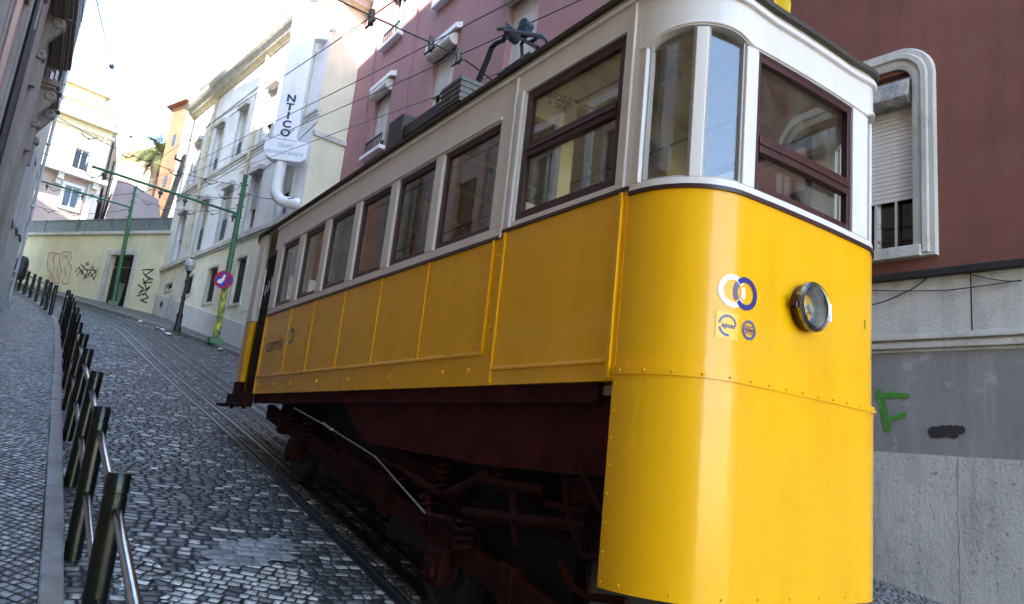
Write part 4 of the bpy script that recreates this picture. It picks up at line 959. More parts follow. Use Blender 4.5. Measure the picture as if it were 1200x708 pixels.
# ================================================================== STREET FURNITURE
def railing_posts(ys, name, label, xf, h=.9):
    t = thing(name, label, 'railing', (xf(ys[0]), ys[0], gz(ys[0])))
    lr = random.Random(len(ys)); P = [Vector((xf(y) + lr.uniform(-.012, .012), y, gz(y))) for y in ys]
    for p in P:
        bm = B(); M4 = Matrix.Translation(p) @ Matrix.Rotation(lr.uniform(-.018, .018), 4, 'X') @ Matrix.Rotation(lr.uniform(-.02, .02), 4, 'Y')
        lathe(bm, [(0, -.05), (.050, -.05), (.050, .80), (.0475, .803), (.0475, .815), (.050, .818), (.050, h - .012), (.045, h), (0, h)], M4, 20)
        link('post', bm, 'bollard_paint', t, smooth=True)
    for a, b in zip(P, P[1:]):
        for z in (.75, .38):
            d = (b - a).normalized(); bm = B(); tube(bm, [a + Vector((0, 0, z)) + d * .05, b + Vector((0, 0, z)) - d * .05], .021, 12); link('handrail', bm, 'handrail_steel', t, smooth=True)
    return t
xb = lambda y: kl(y) + .175
railing_posts([2.07 + 1.57 * k for k in range(13)], 'bollard_railing', 'long railing of black posts and two steel rails along the near left kerb', xb)
q0, q1 = at_ground(58, 374), at_ground(24, 345)
railing_posts([22.6 + 1.45 * k for k in range(7)], 'bollard_railing', 'short railing of seven black posts bending away to the left, farther up the kerb', lambda y: kl(y) + .02)
# green poles
def green_pole(px, pyb, ptx, pty, arm_px, label, stick):
    b = at_ground(px, pyb, .1); r = ray(ptx, pty); t = CAM + r * (b.y / r.y)
    b.z = gz(b.y) + .1
    root = thing('tram_pole', label, 'pole', b, 'green tram wire poles')
    bm = B(); tube(bm, [b, b.lerp(t, .55), t], [.090, .080, .064], 14); tube(bm, [t, t + Vector((0, 0, .06))], [.085, .06], 12); link('pole', bm, 'pole_green', root, smooth=True)
    bm = B(); box(bm, b.x - .19, b.x + .19, b.y - .19, b.y + .19, b.z - .05, b.z + .14); link('base', bm, 'pole_green', root, bevel=.02)
    if stick:
        bm = B(); tube(bm, [b + Vector((0, 0, .14)), b.lerp(t, .36)], [.096, .091], 14); link('sticker_band', bm, 'pole_stickers', root, smooth=True)
    (jx, jy), (ex, ey) = arm_px
    r = ray(jx, jy); j = CAM + r * (b.y / r.y); r = ray(ex, ey); e = CAM + r * (b.y / r.y)
    bm = B(); tube(bm, [j, e], .04, 8); link('bracket_arm', bm, 'pole_green', root)
    for k in (.08, .45, .62, .97):
        q = e.lerp(j, k); bm = B(); tube(bm, [q, q + Vector((0, 0, -.28))], .03, 6); blob(bm, q + Vector((0, 0, -.12)), .07, 8); link('insulator', bm, 'insulator', root)
    bm = B()
    for z in (.25, .6, .95, 1.3): tube(bm, [t + Vector((-.12, 0, -z)), t + Vector((.12, 0, -z))], .02, 6)
    link('wire_clamp', bm, 'iron_dark', root)
    return b, t, j, e
pA = green_pole(252, 402, 288, 207, ((279, 251), (108, 195)), 'near green tram pole carrying the round no stopping sign', True)
pB = green_pole(132, 357, 159, 221, ((156, 244), (47, 212)), 'far green tram pole standing in front of the dark doorway', False)
# no stopping sign
r = ray(262, 328); sgc = CAM + r * ((pA[0].y - .16) / r.y)
sn = thing('traffic_sign', 'round blue and red no stopping sign with a white sticker on the near green pole', 'sign', sgc)
dn = (CAM - sgc); dn.z = 0; dn = (dn.normalized() + Vector((-.25, 0, 0))).normalized(); M4 = axis_m(sgc, dn)
Rr = .27
bm = B(); lathe(bm, [(0, -.012), (Rr, -.012), (Rr, 0), (Rr * .80, .002), (0, .002)], M4, 36); link('disc', bm, 'sign_blue', sn)
bm = B(); vs, fs = ring2d(Rr * .78, Rr * .99); put2d(bm, vs, fs, lambda x, y: M4 @ Vector((x, y, .006))); link('ring', bm, 'sign_red', sn)
bm = B()
for s in (1, -1):
    d = Vector((.707, .707 * s, 0)); e = Vector((-d.y, d.x, 0)); k = Rr * .8; w = .035
    bm.faces.new([bm.verts.new(M4 @ (q + Vector((0, 0, .009 + .002 * s)))) for q in (d * k + e * w, d * -k + e * w, d * -k - e * w, d * k - e * w)])
link('cross_stripes', bm, 'sign_red', sn)
bm = B(); vs = [(-.16, -.10), (-.05, -.13), (.02, -.02), (.05, .15), (-.01, .16), (-.05, .03), (-.15, -.02)]
bm.faces.new([bm.verts.new(M4 @ Vector((x, y, .014))) for x, y in vs]); link('pasted_sticker', bm, 'sign_white', sn)
# street lamp
lb = at_ground(207, 388, .1); r = ray(212, 311); lt = CAM + r * (lb.y / r.y); lt.x = lb.x; hL = lt.z - lb.z
lamp = thing('street_lamp', 'black cast iron street lamp with a white globe in front of the cream building', 'street lamp', lb)
bm = B(); lathe(bm, [(0, 0), (.13, 0), (.13, .1), (.09, .16), (.09, .45), (.105, .5), (.065, .6), (.055, 1.0), (.07, 1.05), (.045, 1.15), (.034, hL - .55), (.06, hL - .5), (.06, hL - .45), (.03, hL - .4), (.045, hL - .2), (.09, hL - .14), (0, hL - .12)], Matrix.Translation(lb), 16); link('post', bm, 'iron_black', lamp, smooth=True)
bm = B(); lathe(bm, [(.09, hL - .13), (.15, hL - .02), (.17, hL + .07), (.15, hL + .18), (.08, hL + .26), (0, hL + .28)], Matrix.Translation(lb), 18); link('globe', bm, 'globe_glass', lamp, smooth=True)
bm = B(); lathe(bm, [(0, hL + .34), (.03, hL + .31), (.05, hL + .27), (.09, hL + .25)], Matrix.Translation(lb), 12); link('finial', bm, 'iron_black', lamp)
# wheeled bin by the doorway, litter bin on the corner
q = at_ground(141, 358, .1); wb = thing('wheelie_bin', 'small green wheeled bin with a grey lid beside the dark doorway', 'bin', q)
bm = B(); hexa(bm, [q + Vector(v) for v in ((-.2, -.2, .06), (.2, -.2, .06), (.2, .2, .06), (-.2, .2, .06), (-.26, -.26, .8), (.26, -.26, .8), (.26, .26, .8), (-.26, .26, .8))]); link('body', bm, 'bin_green', wb, bevel=.02)
bm = B(); box(bm, q.x - .28, q.x + .28, q.y - .28, q.y + .3, q.z + .8, q.z + .88); link('lid', bm, 'railing_grey', wb, bevel=.02)
for s in (-1, 1):
    bm = B(); lathe(bm, [(0, 0), (.09, 0), (.09, .05), (0, .05)], axis_m(q + Vector((s * .2, .2, .09)), (1, 0, 0)), 12); link('wheel', bm, 'iron_black', wb)
q = at_ground(15.5, 340, .1); r = ray(26, 303); tpz = (CAM + r * (q.y / r.y)).z
lbn = thing('litter_bin', 'dark rounded litter bin on a post at the corner of the grey building', 'bin', q)
bm = B(); tube(bm, [q, Vector((q.x, q.y, tpz))], .05, 8); link('post', bm, 'iron_black', lbn)
bm = B(); r0 = .20; bz = tpz - .78; lathe(bm, [(0, 0), (r0 * .8, 0), (r0, .12), (r0 * 1.05, .62), (r0 * .85, .80), (.12, .86), (0, .86)], Matrix.Translation((q.x + .06, q.y, bz)), 18); link('body', bm, 'iron_black', lbn, smooth=True)
# scraps of litter on the cobbles
rr = random.Random(9)
for i, (px, py, lab) in enumerate(((197, 393, 'largest scrap of white litter by the kerb below the street lamp'), (190, 388, 'small white paper scrap beside the larger litter by the right kerb'), (164, 378, 'tiny white scrap on the road near the foot of the yellow wall'), (184, 386, 'white scrap farther up the right kerb than the others'), (258, 411, 'white scrap in the gutter at the foot of the near green pole'))):
    c = at_ground(px, py); s = .1 if i else .17
    bm = B(); P = []
    for k in range(7):
        a = 2 * pi * k / 7; P.append(bm.verts.new((c.x + s * cos(a) * rr.uniform(.6, 1.1), c.y + s * 1.1 * sin(a) * rr.uniform(.6, 1.1), gz(c.y) + .012 + rr.uniform(0, .05))))
    top = bm.verts.new((c.x, c.y, gz(c.y) + .09))
    for a, b in zip(P, P[1:] + P[:1]): bm.faces.new([a, b, top])
    tag(link('litter', bm, 'paper_white'), lab, 'litter', 'scraps of litter by the right kerb')

# ================================================================== OVERHEAD WIRES
WZ = lambda y: 4.92 + .18 * y
def clamp(o, p, r=.040):
    bm = B(); blob(bm, p, r, 8); tube(bm, [p + Vector((0, 0, -.08)), p + Vector((0, 0, .09))], r * .8, 8); tube(bm, [p + Vector((0, -.13, -.08)), p + Vector((0, .13, -.06))], r * .35, 6); link('insulator', bm, 'insulator', o)
for x, lab in ((2.29, 'overhead wire over the left track, highest across the pink wall'), (3.0, 'overhead wire crossing the pink wall above the middle window hood'), (3.35, 'overhead wire running down to the folded current collector'), (4.25, 'overhead wire lowest across the pink wall and the white sign')):
    t = thing('overhead_wire', lab, 'wire', (x, 6.73, WZ(6.73)), 'wires strung along the street')
    bm = B(); tube(bm, [Vector((x + tb(y) * .9, y, WZ(y) - .02 * sin(y * .5) + (.28 if x > 4 else 0))) for y in [-14 + k for k in range(49)]], .006, 6); link('wire', bm, 'wire_black', t)
span = thing('span_wire', 'span wire with insulators crossing in front of the pink wall', 'wire', (2.9, 6.73, 6.13), 'span wires across the street')
bm = B(); tube(bm, [Vector((-1.03, 6.73, 6.24)), Vector((2.29, 6.73, 6.14)), Vector((3.35, 6.73, 6.14)), Vector((6.5, 7.9, 6.25))], .0085, 6); link('wire', bm, 'wire_black', span)
for x in (2.29, 3.0, 3.35): clamp(span, Vector((x, 6.73, 6.12)))
# span wires with hangers at the two poles
def hanger_span(a, b, name, lab, n, seed):
    t = thing(name, lab, 'wire', a, 'span wires across the street'); rr = random.Random(seed); pts = []
    a, b = Vector(a), Vector(b)
    for k in range(17): s = k / 16; q = a.lerp(b, s); q.z -= .35 * 4 * s * (1 - s); pts.append(q)
    bm = B(); tube(bm, pts, .010, 5); link('wire', bm, 'wire_black', t)
    for k in range(n):
        q = pts[2 + int(13 * (k + .5) / n)]; bm = B()
        tube(bm, [q + Vector((-.2 + .05 * j, 0, -.12 * sin(pi * j / 8))) for j in range(9)], .013, 5); blob(bm, q + Vector((0, 0, -.12)), .03, 6); link('hanger', bm, 'iron_dark', t)
    return t
tA, tB = pA[1], pB[1]
hanger_span(tA + Vector((0, 0, -.3)), Vector((-.65, tA.y - .3, tA.z + .1)), 'span_wire', 'span wire with hangers from the top of the near green pole to the grey building', 4, 1)
hanger_span(tA + Vector((0, 0, -.7)), Vector((-.65, tA.y + 1.2, tA.z - .6)), 'span_wire', 'lower span wire with hangers just below the top of the near green pole', 3, 2)
hanger_span(tA + Vector((0, 0, -1.0)), tB + Vector((0, 0, -.3)), 'span_wire', 'wire with hangers strung between the two green poles', 4, 3)
hanger_span(tB + Vector((0, 0, -.2)), Vector((-1.2, tB.y + 4, tB.z + .3)), 'span_wire', 'span wire leading left from the top of the far green pole', 3, 4)
hanger_span(tB + Vector((0, 0, -.9)), Vector((-1.2, tB.y + 3, tB.z - 1.0)), 'span_wire', 'lower span wire of the far green pole above the terrace railing', 3, 5)
hanger_span(tA + Vector((0, 0, -.2)), FH.p(yu(29.5), 10.4, .02), 'span_wire', 'wire with hangers from the near green pole to the cream and white building', 2, 6)
# lines to the corner of the white sign
Fp = lambda x, y, d: CAM + ray(x, y) * (d / ray(x, y).y)
for pts, lab in (([(288, 213, 24.3), (372, 143, 19)], 'thin cable from the near green pole up past the right side of the white sign'), ([(200, 240, 33), (345, 152, 19.2)], 'thin cable along the cream front below its upper windows'), ([(285, 225, 24.3), (345, 232, 19.2)], 'nearly level thin cable from the near green pole to the bracket of the white sign'), ([(246, 158, 30), (218, 186, 38)], 'thin cable from the cream and white building down to the leaning wooden pole')):
    P = [Fp(*p) for p in pts]
    tag(cable(P, .012, 'thin_cable', '', None, .12), lab, 'cable', 'thin cables near the white sign')
# high wire against the sky
hw = thing('high_wire', 'thin wire with small insulators crossing the open sky at the upper left', 'wire', Fp(131, 78, 30))
P = [Fp(108, -40, 14), Fp(113, 0, 18), Fp(131, 78, 30), Fp(141, 125, 44), Fp(153, 160, 60), Fp(165, 190, 80)]
bm = B(); tube(bm, P, .016, 5); link('wire', bm, 'zinc', hw)
for q, s in ((P[2], .1), (P[4], .13)):
    bm = B(); blob(bm, q, s, 8); tube(bm, [q + (P[2] - P[3]).normalized() * .3, q - (P[2] - P[3]).normalized() * .3], s * .5, 6); link('insulator', bm, 'letter_navy', hw)
# ================================================================== THE FUNICULAR TRAM
TL, TR, CXT = 2.3, 4.012, 3.156
YF0, YR0 = 2.553, 9.62                                                # straight sides run between these
tram = thing('funicular_tram', 'yellow and white funicular tram with dark wooden window sashes standing on the steep street', 'tram', (CXT, 5.5, gz(5.5)))
def plan():
    a, b = .357, .415; pts = []
    NS = 40
    for i in range(NS): pts.append((TL, YR0 + (YF0 - YR0) * i / NS))
    for i in range(14): t = i / 14 * pi / 2; pts.append((TL + a - a * cos(t), YF0 - b * sin(t)))
    for i in range(13): x = TL + a + (TR - TL - 2 * a) * i / 12; k = (x - CXT) / (CXT - TL - a); pts.append((x, YF0 - b - .012 * (1 - k * k)))
    for i in range(1, 15): t = (1 - i / 14) * pi / 2; pts.append((TR - a + a * cos(t), YF0 - b * sin(t)))
    for i in range(1, NS + 1): pts.append((TR, YF0 + (YR0 - YF0) * i / NS))
    for i in range(1, 14): t = i / 14 * pi / 2; pts.append((TR - a + a * cos(t), YR0 + b * sin(t)))
    for i in range(13): x = TR - a - (TR - TL - 2 * a) * i / 12; pts.append((x, YR0 + b))
    for i in range(1, 14): t = (1 - i / 14) * pi / 2; pts.append((TL + a - a * cos(t), YR0 + b * sin(t)))
    return [Vector((x, y, 0)) for x, y in pts]
PL = plan(); NP = len(PL)
SS = [0]
for p, q in zip(PL, PL[1:] + PL[:1]): SS.append(SS[-1] + (q - p).length)
TOT = SS[-1]
NRM = []
for i in range(NP):
    d = (PL[(i + 1) % NP] - PL[i - 1]).normalized(); NRM.append(Vector((d.y, -d.x, 0)))
def pos(s):
    s %= TOT
    lo, hi = 0, NP
    while hi - lo > 1:
        m_ = (lo + hi) // 2
        if SS[m_] <= s: lo = m_
        else: hi = m_
    t = (s - SS[lo]) / (SS[lo + 1] - SS[lo]); a, b = lo % NP, (lo + 1) % NP
    return PL[a].lerp(PL[b], t), NRM[a].lerp(NRM[b], t).normalized()
def tp(s, z, n=0):
    p, q = pos(s); return Vector((p.x + q.x * n, p.y + q.y * n, z))
sy = lambda y: YR0 - y                                                # arc position on the left side
S_C = sy(YF0)                                                         # left front corner begins
def s_front(x):
    lo, hi = S_C, S_C + 3
    for _ in range(40):
        m_ = (lo + hi) / 2
        if pos(m_)[0].x < x: lo = m_
        else: hi = m_
    return lo
S_MID = s_front(CXT); mir = lambda s: 2 * S_MID - s                   # mirror to the right-hand side
def band(bm, s0, s1, z0, z1, n1, n0=None, step=None):
    """strip of bodywork between arc lengths s0..s1, from n0 (inside) to n1 (outside)"""
    n0 = n1 - .03 if n0 is None else n0
    ss = [s0] + [s for s in SS[:-1] if s0 + 1e-4 < s < s1 - 1e-4] + [s1]
    f = lambda z, s: z(s) if callable(z) else z
    prev = None
    first = last = None
    for s in ss:
        q = [bm.verts.new(tp(s, f(z0, s), n0)), bm.verts.new(tp(s, f(z0, s), n1)), bm.verts.new(tp(s, f(z1, s), n1)), bm.verts.new(tp(s, f(z1, s), n0))]
        if prev:
            for k in range(4): bm.faces.new([prev[k], prev[(k + 1) % 4], q[(k + 1) % 4], q[k]])
        else: first = q
        prev = q
    bm.faces.new(first); bm.faces.new(list(reversed(prev)))
def bands(name, mat, specs, parent=tram, bevel=0, both=False, smooth=True, label=None, join=False):
    """one part per side; posts and panels get an object each unless join"""
    out = []
    for sd in ((0, 1) if both else (0,)):
        sp_ = [(mir(b_), mir(a_), *r_) if sd else (a_, b_, *r_) for a_, b_, *r_ in specs]
        for grp in ([sp_] if join else [[q_] for q_ in sp_]):
            bm = B()
            for sp in grp: band(bm, *sp)
            out.append(link(name, bm, mat, parent, smooth=smooth, bevel=bevel, label=label))
    return out[0]
ZB, ZBELT, ZSILL, ZW, ZT = 2.20, 3.115, 3.20, 3.955, 4.30
SK = 1.283
ztop = lambda s: ZT - .125 * max(0, min(1, (min(s, 2 * S_MID - s) - S_C) / .75)) ** .7 if S_C < s < 2 * S_MID - S_C else ZT
s_sk0 = sy(2.56)
# apron under the driver's cab and the panel above it
bands('front_apron', 'tram_yellow', [(s_sk0, mir(s_sk0), SK, 2.243, .010, -.02)])
bands('front_panel', 'tram_yellow', [(sy(2.56), mir(sy(2.56)), 2.243, ZBELT, 0, -.03)])
bands('joint_strip', 'tram_yellow', [(s_sk0, mir(s_sk0), 2.228, 2.262, .018, .0)])
bm = B(); k = 0; s = s_sk0 + .05
while s < mir(s_sk0): blob(bm, tp(s, 2.245, .019), .0065, 7); s += .125
for z in [1.31 + .125 * i for i in range(8)]:
    for s in (s_sk0 + .02, mir(s_sk0) - .02): blob(bm, tp(s, z, .011), .006, 6)
s = s_sk0 + .12
while s < mir(s_sk0): blob(bm, tp(s, SK + .03, .011), .006, 6); s += .22
link('rivet_row', bm, 'tram_yellow', tram, smooth=True)
# side panels
s_a, s_b, s_c = sy(8.72), sy(3.68), sy(2.56)
bands('side_panel', 'tram_yellow', [(s_a, s_b, ZB, ZBELT, 0, -.03)], both=True)
bands('cab_side_panel', 'tram_yellow', [(s_b, s_c, ZB, ZBELT + .03, .003, -.03)], both=True)
ys = [7.775, 7.04, 6.235, 5.45, 4.635]
bd = [(sy(y) - .006, sy(y) + .006, 2.398, ZBELT, .008, -.002) for y in ys] + [(sy(3.765) - .011, sy(3.765) + .011, 2.39, ZBELT, .016, -.002), (sy(8.69), sy(3.776), 2.383, 2.405, .014, -.002), (sy(3.64) - .009, sy(3.64) + .009, 2.21, 3.14, .016, .001), (sy(2.60) - .012, sy(2.60) + .012, 2.21, 3.14, .018, .001), (sy(3.63), sy(2.62), 2.285, 2.303, .014, .001), (sy(8.72) - .001, sy(8.68), ZB, ZBELT, .012, -.002)]
bands('panel_beading', 'tram_yellow', bd, both=True, bevel=.003, join=True)
bm = B()
for y in (8.52, 7.95, 7.4, 6.63, 5.85, 5.05, 4.23, 3.9):
    for s in (sy(y), mir(sy(y))): blob(bm, tp(s, 2.30, .004), .012, 8); blob(bm, tp(s, 2.285, .008), .008, 8)
for z in (2.55, 3.0): blob(bm, tp(sy(3.70), z, .004), .011, 8)
link('lug_row', bm, 'tram_yellow', tram, smooth=True)
# belt moulding, dark line above the yellow
bands('belt_moulding', 'belt_dark', [(s_a, s_b, ZBELT, ZBELT + .022, .012, -.03), (s_b, S_C, ZBELT + .03, ZBELT + .05, .014, -.03), (S_C, mir(S_C), ZBELT, ZBELT + .020, .012, -.03), (mir(S_C), mir(s_b), ZBELT + .03, ZBELT + .05, .014, -.03), (mir(s_b), mir(s_a), ZBELT, ZBELT + .022, .012, -.03)])
# white window band: sill rail, header and posts
W6 = [(3.85, 4.61), (4.73, 5.39), (5.52, 6.17), (6.30, 6.95), (7.10, 7.73), (7.90, 8.51)]
bands('sill_rail', 'tram_white', [(s_a, s_b, ZBELT + .022, ZSILL, .004, -.05), (s_b, S_C, ZBELT + .05, ZSILL, .005, -.05)], both=True)
bands('front_sill', 'tram_white', [(S_C, mir(S_C), ZBELT + .02, ZSILL - .03, .004, -.05)])
bands('side_header', 'tram_white', [(sy(8.85), s_b, ZW, ZT - .02, .004, -.05), (s_b, S_C, 4.07, ZT - .02, .005, -.05)], both=True)
def on_front(px, py):
    r_ = ray(px, py); best = None
    for k in range(600):
        s = S_C - .1 + (2 * (S_MID - S_C) + .2) * k / 600; p, n_ = pos(s); dn_ = r_.dot(n_)
        if dn_ > -1e-3: continue
        q_ = CAM + r_ * ((p.x * n_.x + p.y * n_.y) - CAM.dot(n_)) * (1 / dn_); q_ = CAM + r_ * (((p - CAM).x * n_.x + (p - CAM).y * n_.y) / dn_)
        d = math.hypot(q_.x - p.x, q_.y - p.y)
        if best is None or d < best[0]: best = (d, s, q_.z)
    return best[1], best[2]
CP1 = (on_front(751, 190)[0], on_front(808, 190)[0]); CP2 = (on_front(823, 190)[0], on_front(870, 190)[0]); CW = (on_front(884, 190)[0], on_front(998, 250)[0])
def arch(s):
    """lower edge of the cab header, arched over the curved corner panes"""
    t = min(s, 2 * S_MID - s)
    for a, b in (CP1, CP2):
        if a <= t <= b: return 3.90 + .045 * sin(pi * (t - a) / (b - a)) ** .6
    return 3.90
def arch2(s):
    t = min(s, 2 * S_MID - s)
    if CP1[0] <= t <= CP2[1]: return 3.90 + .07 * sin(pi * (t - CP1[0]) / (CP2[1] - CP1[0])) ** .5
    return 3.90
bands('front_header', 'tram_white', [(S_C, mir(S_C), arch2, lambda s: ztop(s) - .02, .004, -.05)])
bands('header_moulding', 'tram_white', [(sy(8.85), s_b, ZT - .085, ZT - .06, .022, 0), (s_b, S_C, ZT - .085, ZT - .06, .022, 0), (sy(8.52), sy(3.84), ZW + .012, ZW + .028, .018, 0)], both=True, bevel=.004)
bands('front_moulding', 'tram_white', [(S_C, mir(S_C), lambda s: ztop(s) - .085, lambda s: ztop(s) - .055, .026, 0), (S_C, mir(S_C), lambda s: arch2(s) + .006, lambda s: arch2(s) + .022, .014, 0)], bevel=.004)
posts = [(a[1], b[0]) for a, b in zip(W6, W6[1:])]
for y0, y1 in posts + [(8.51, 8.72)]:
    bands('window_post', 'tram_white', [(sy(y1), sy(y0), ZSILL, ZW, .012, -.06)], both=True, bevel=.006)
bands('bulkhead_post', 'tram_white', [(sy(3.85), s_b, ZSILL, ZW, .004, -.06), (s_b, sy(3.585), ZSILL, 4.07, .005, -.06), (sy(3.70), sy(3.68), ZBELT, ZT - .09, .02, 0), (sy(3.615), sy(3.60), ZBELT + .05, 4.08, .02, 0)], both=True, bevel=.004)
bands('cab_post', 'tram_white', [(sy(2.665), S_C, ZSILL, 4.07, .005, -.06), (S_C, max(S_C + .002, CP1[0]), ZSILL - .03, 3.9, .004, -.06), (CP1[0] - .012, CP1[0], ZSILL - .03, 3.9, .014, 0), (S_C - .05, S_C - .035, ZBELT + .05, ZT - .09, .018, 0)], both=True, bevel=.004)
bands('cab_post', 'tram_white', [(CP1[1], CP2[0], ZSILL - .03, 3.96, .006, -.05)], both=True, bevel=.005)
bands('cab_post', 'tram_white', [(CP2[1], CW[0], ZSILL - .03, 3.90, .006, -.05)], bevel=.005)
bands('cab_post', 'tram_white', [(CW[1], mir(CP2[1]), ZSILL - .03, 3.90, .006, -.05)], bevel=.005)
# windows
def sash(name, s0, s1, z0, z1, midz=None, t=.045, n=-.012, d=.035, mat='sash_brown', tz=None, both=True):
    tz = tz or t
    for mm in ((0, 1) if both else (0,)):
        a, b = (s0, s1) if not mm else (mir(s1), mir(s0))
        sp = [(a, a + t, z0, z1, n, n - d), (b - t, b, z0, z1, n, n - d), (a + t, b - t, z0, z0 + tz, n, n - d), (a + t, b - t, z1 - tz, z1, n, n - d)]
        if midz: sp += [(a + t, b - t, midz - .045, midz + .045, n + .008, n - d), (a + t, b - t, midz - .008, midz + .006, n + .016, n)]
        w = bands('window', mat, sp, bevel=.004, smooth=False, join=True)
        g = bands('pane', 'tram_glass', [(a + t * .8, b - t * .8, z0 + tz * .8, z1 - tz * .8, n - d * .5, n - d * .5 - .006)], parent=w, smooth=True)
for y0, y1 in W6: sash('window', sy(y1), sy(y0), ZSILL, ZW, None, .038, tz=.045)
sash('window', sy(3.585), sy(2.665), ZSILL, 4.07, 3.655, .055, tz=.06)
cz = ZSILL - .03
t = .035; a, b = CW
w = bands('window', 'sash_brown', [(a, a + t, cz, 3.90, -.008, -.045), (b - t, b, cz, 3.90, -.008, -.045), (a + t, b - t, cz, cz + .04, -.008, -.045), (a + t, b - t, 3.86, 3.90, -.008, -.045), (a + t, b - t, 3.375, 3.465, 0, -.045), (a + t, b - t, 3.412, 3.426, .008, 0)], bevel=.004, smooth=False, join=True)
pa_, pb_ = tp(a + .02, 0, -.035), tp(b - .02, 0, -.035); yg = max(pa_.y, pb_.y) + .004
bm = B(); box(bm, pa_.x, pb_.x, yg, yg + .006, cz + .02, 3.88); link('pane', bm, 'tram_glass', w)
for cp in (CP1, CP2):
    for mm in (0, 1):
        a, b = cp if not mm else (mir(cp[1]), mir(cp[0]))
        w = bands('corner_window', 'shutter_grey', [(a, a + .012, cz, 3.97, -.01, -.03), (b - .012, b, cz, 3.97, -.01, -.03), (a + .012, b - .012, cz, cz + .014, -.01, -.03)], join=True)
        ga, gb = tp(a + .006, 0, -.03), tp(b - .006, 0, -.03); nn = Vector((gb.y - ga.y, ga.x - gb.x, 0)).normalized() * -.004
        bm = B(); hexa(bm, [Vector((q_.x, q_.y, z_)) + o_ for z_ in (cz + .01, 3.98) for q_, o_ in ((ga, nn * 0), (gb, nn * 0), (gb, nn), (ga, nn))]); link('pane', bm, 'tram_glass', w)
# rear platform: corner posts, open doorway with a dark folding gate, step
bm_specs = [(-.42, -.16, 2.30, 3.10, 0, -.04)]
for mm in (0, 1):
    f = (lambda a, b: (a, b)) if not mm else (lambda a, b: (mir(b), mir(a)))
    bands('rear_corner_panel', 'tram_yellow', [(*f(-.08, .21), 2.36, 3.12, 0, -.06)]); bands('rear_corner_post', 'tram_white', [(*f(-.08, .21), 3.13, ZT - .02, .004, -.06)])
    bands('rear_corner_base', 'truck_red', [(*f(-.08, .21), 2.12, 2.36, .004, -.06)])
    g = bands('folding_gate', 'door_dark', [(*f(sy(9.40), sy(8.74)), 2.22, 3.98, -.10, -.13)] + [(*f(sy(8.75 + .105 * k) - .012, sy(8.75 + .105 * k) + .012), 2.22, 3.98, -.075, -.10) for k in range(7)], smooth=False, join=True)
    bm = B()
    for k in range(5):
        y = 8.86 + .105 * k; x = TL + .072 if not mm else TR - .072
        box(bm, x - .004, x + .004, y - .018, y + .012, 3.58 - .03 * k, 3.75 - .04 * k)
    link('gate_light_slip', bm, 'sign_white', g)  # solid white slips stand in for window light at the gate
    x0 = TL - .10 if not mm else TR - .02
    bm = B(); box(bm, x0, x0 + .12, 8.75, 10.0, 2.05, 2.085); box(bm, x0 + .02, x0 + .12, 8.75, 9.6, 2.085, 2.2)
    for y in (8.85, 9.4): box(bm, x0 + .04, x0 + .075, y, y + .035, 2.02, 2.25)
    link('step', bm, 'truck_red', tram, bevel=.006)
s_r0, s_r1 = mir(-.08), TOT - .08
bands('rear_panel', 'tram_yellow', [(s_r0, s_r1, 2.2, ZBELT, 0, -.03)]); bands('rear_header', 'tram_white', [(s_r0, s_r1, 3.95, ZT - .02, .004, -.04)]); bands('rear_sill', 'tram_white', [(s_r0, s_r1, ZBELT, 3.22, .004, -.04)])
for k in range(4):
    a = s_r0 + (s_r1 - s_r0) * k / 3; bands('rear_post', 'tram_white', [(a - .03, a + .03, 3.22, 3.95, .004, -.04)])
for k in range(3):
    a, b = s_r0 + (s_r1 - s_r0) * k / 3 + .03, s_r0 + (s_r1 - s_r0) * (k + 1) / 3 - .03
    bands('rear_pane', 'tram_glass', [(a, b, 3.22, 3.95, -.015, -.02)])
# roof
YC = (YF0 + YR0) / 2
def roof_ring(bm, off, z_of, k=1.0):
    out = []
    for i in range(NP):
        p = PL[i] + NRM[i] * off; s = SS[i]
        out.append(bm.verts.new((CXT + (p.x - CXT) * k, YC + (p.y - YC) * (1 - (1 - k) * .16), z_of(s))))
    return out
def ztop2(s):
    if S_C < s < 2 * S_MID - S_C: return ztop(s)
    a, b = mir(0), TOT
    if a < s < b: return ZT - .125 * max(0, min(1, min(s - a, b - s) / .75)) ** .7
    return ZT
bm = B(); R0 = roof_ring(bm, .0, lambda s: ztop2(s) - .024); R1 = roof_ring(bm, .034, lambda s: ztop2(s) - .02); R2 = roof_ring(bm, .038, lambda s: ztop2(s) + .004); R3 = roof_ring(bm, .02, lambda s: ztop2(s) + .016)
for q, w in ((R0, R1), (R1, R2), (R2, R3), (R3, R0)):
    for i in range(NP): bm.faces.new([q[i], q[(i + 1) % NP], w[(i + 1) % NP], w[i]])
link('roof_edge', bm, 'roof_dark', tram, smooth=True)
def dome(lo, th):
    bm = B(); prev = roof_ring(bm, .02, lambda s: ztop2(s) + lo)
    for k in (.94, .85, .7, .5, .28, .02):
        h = .20 * (1 - k * k) ** .8
        cur = roof_ring(bm, .0, lambda s: ztop2(s) * (1 - (1 - k)) + ZT * (1 - k) + lo + h, k)
        for i in range(NP): bm.faces.new([prev[i], prev[(i + 1) % NP], cur[(i + 1) % NP], cur[i]])
        prev = cur
    bm.faces.new(prev); return bm
link('roof', dome(.014, 0), 'roof_dark', tram, smooth=True)
bm = dome(-.045, 0); link('ceiling', bm, 'cream_interior', tram, smooth=True)
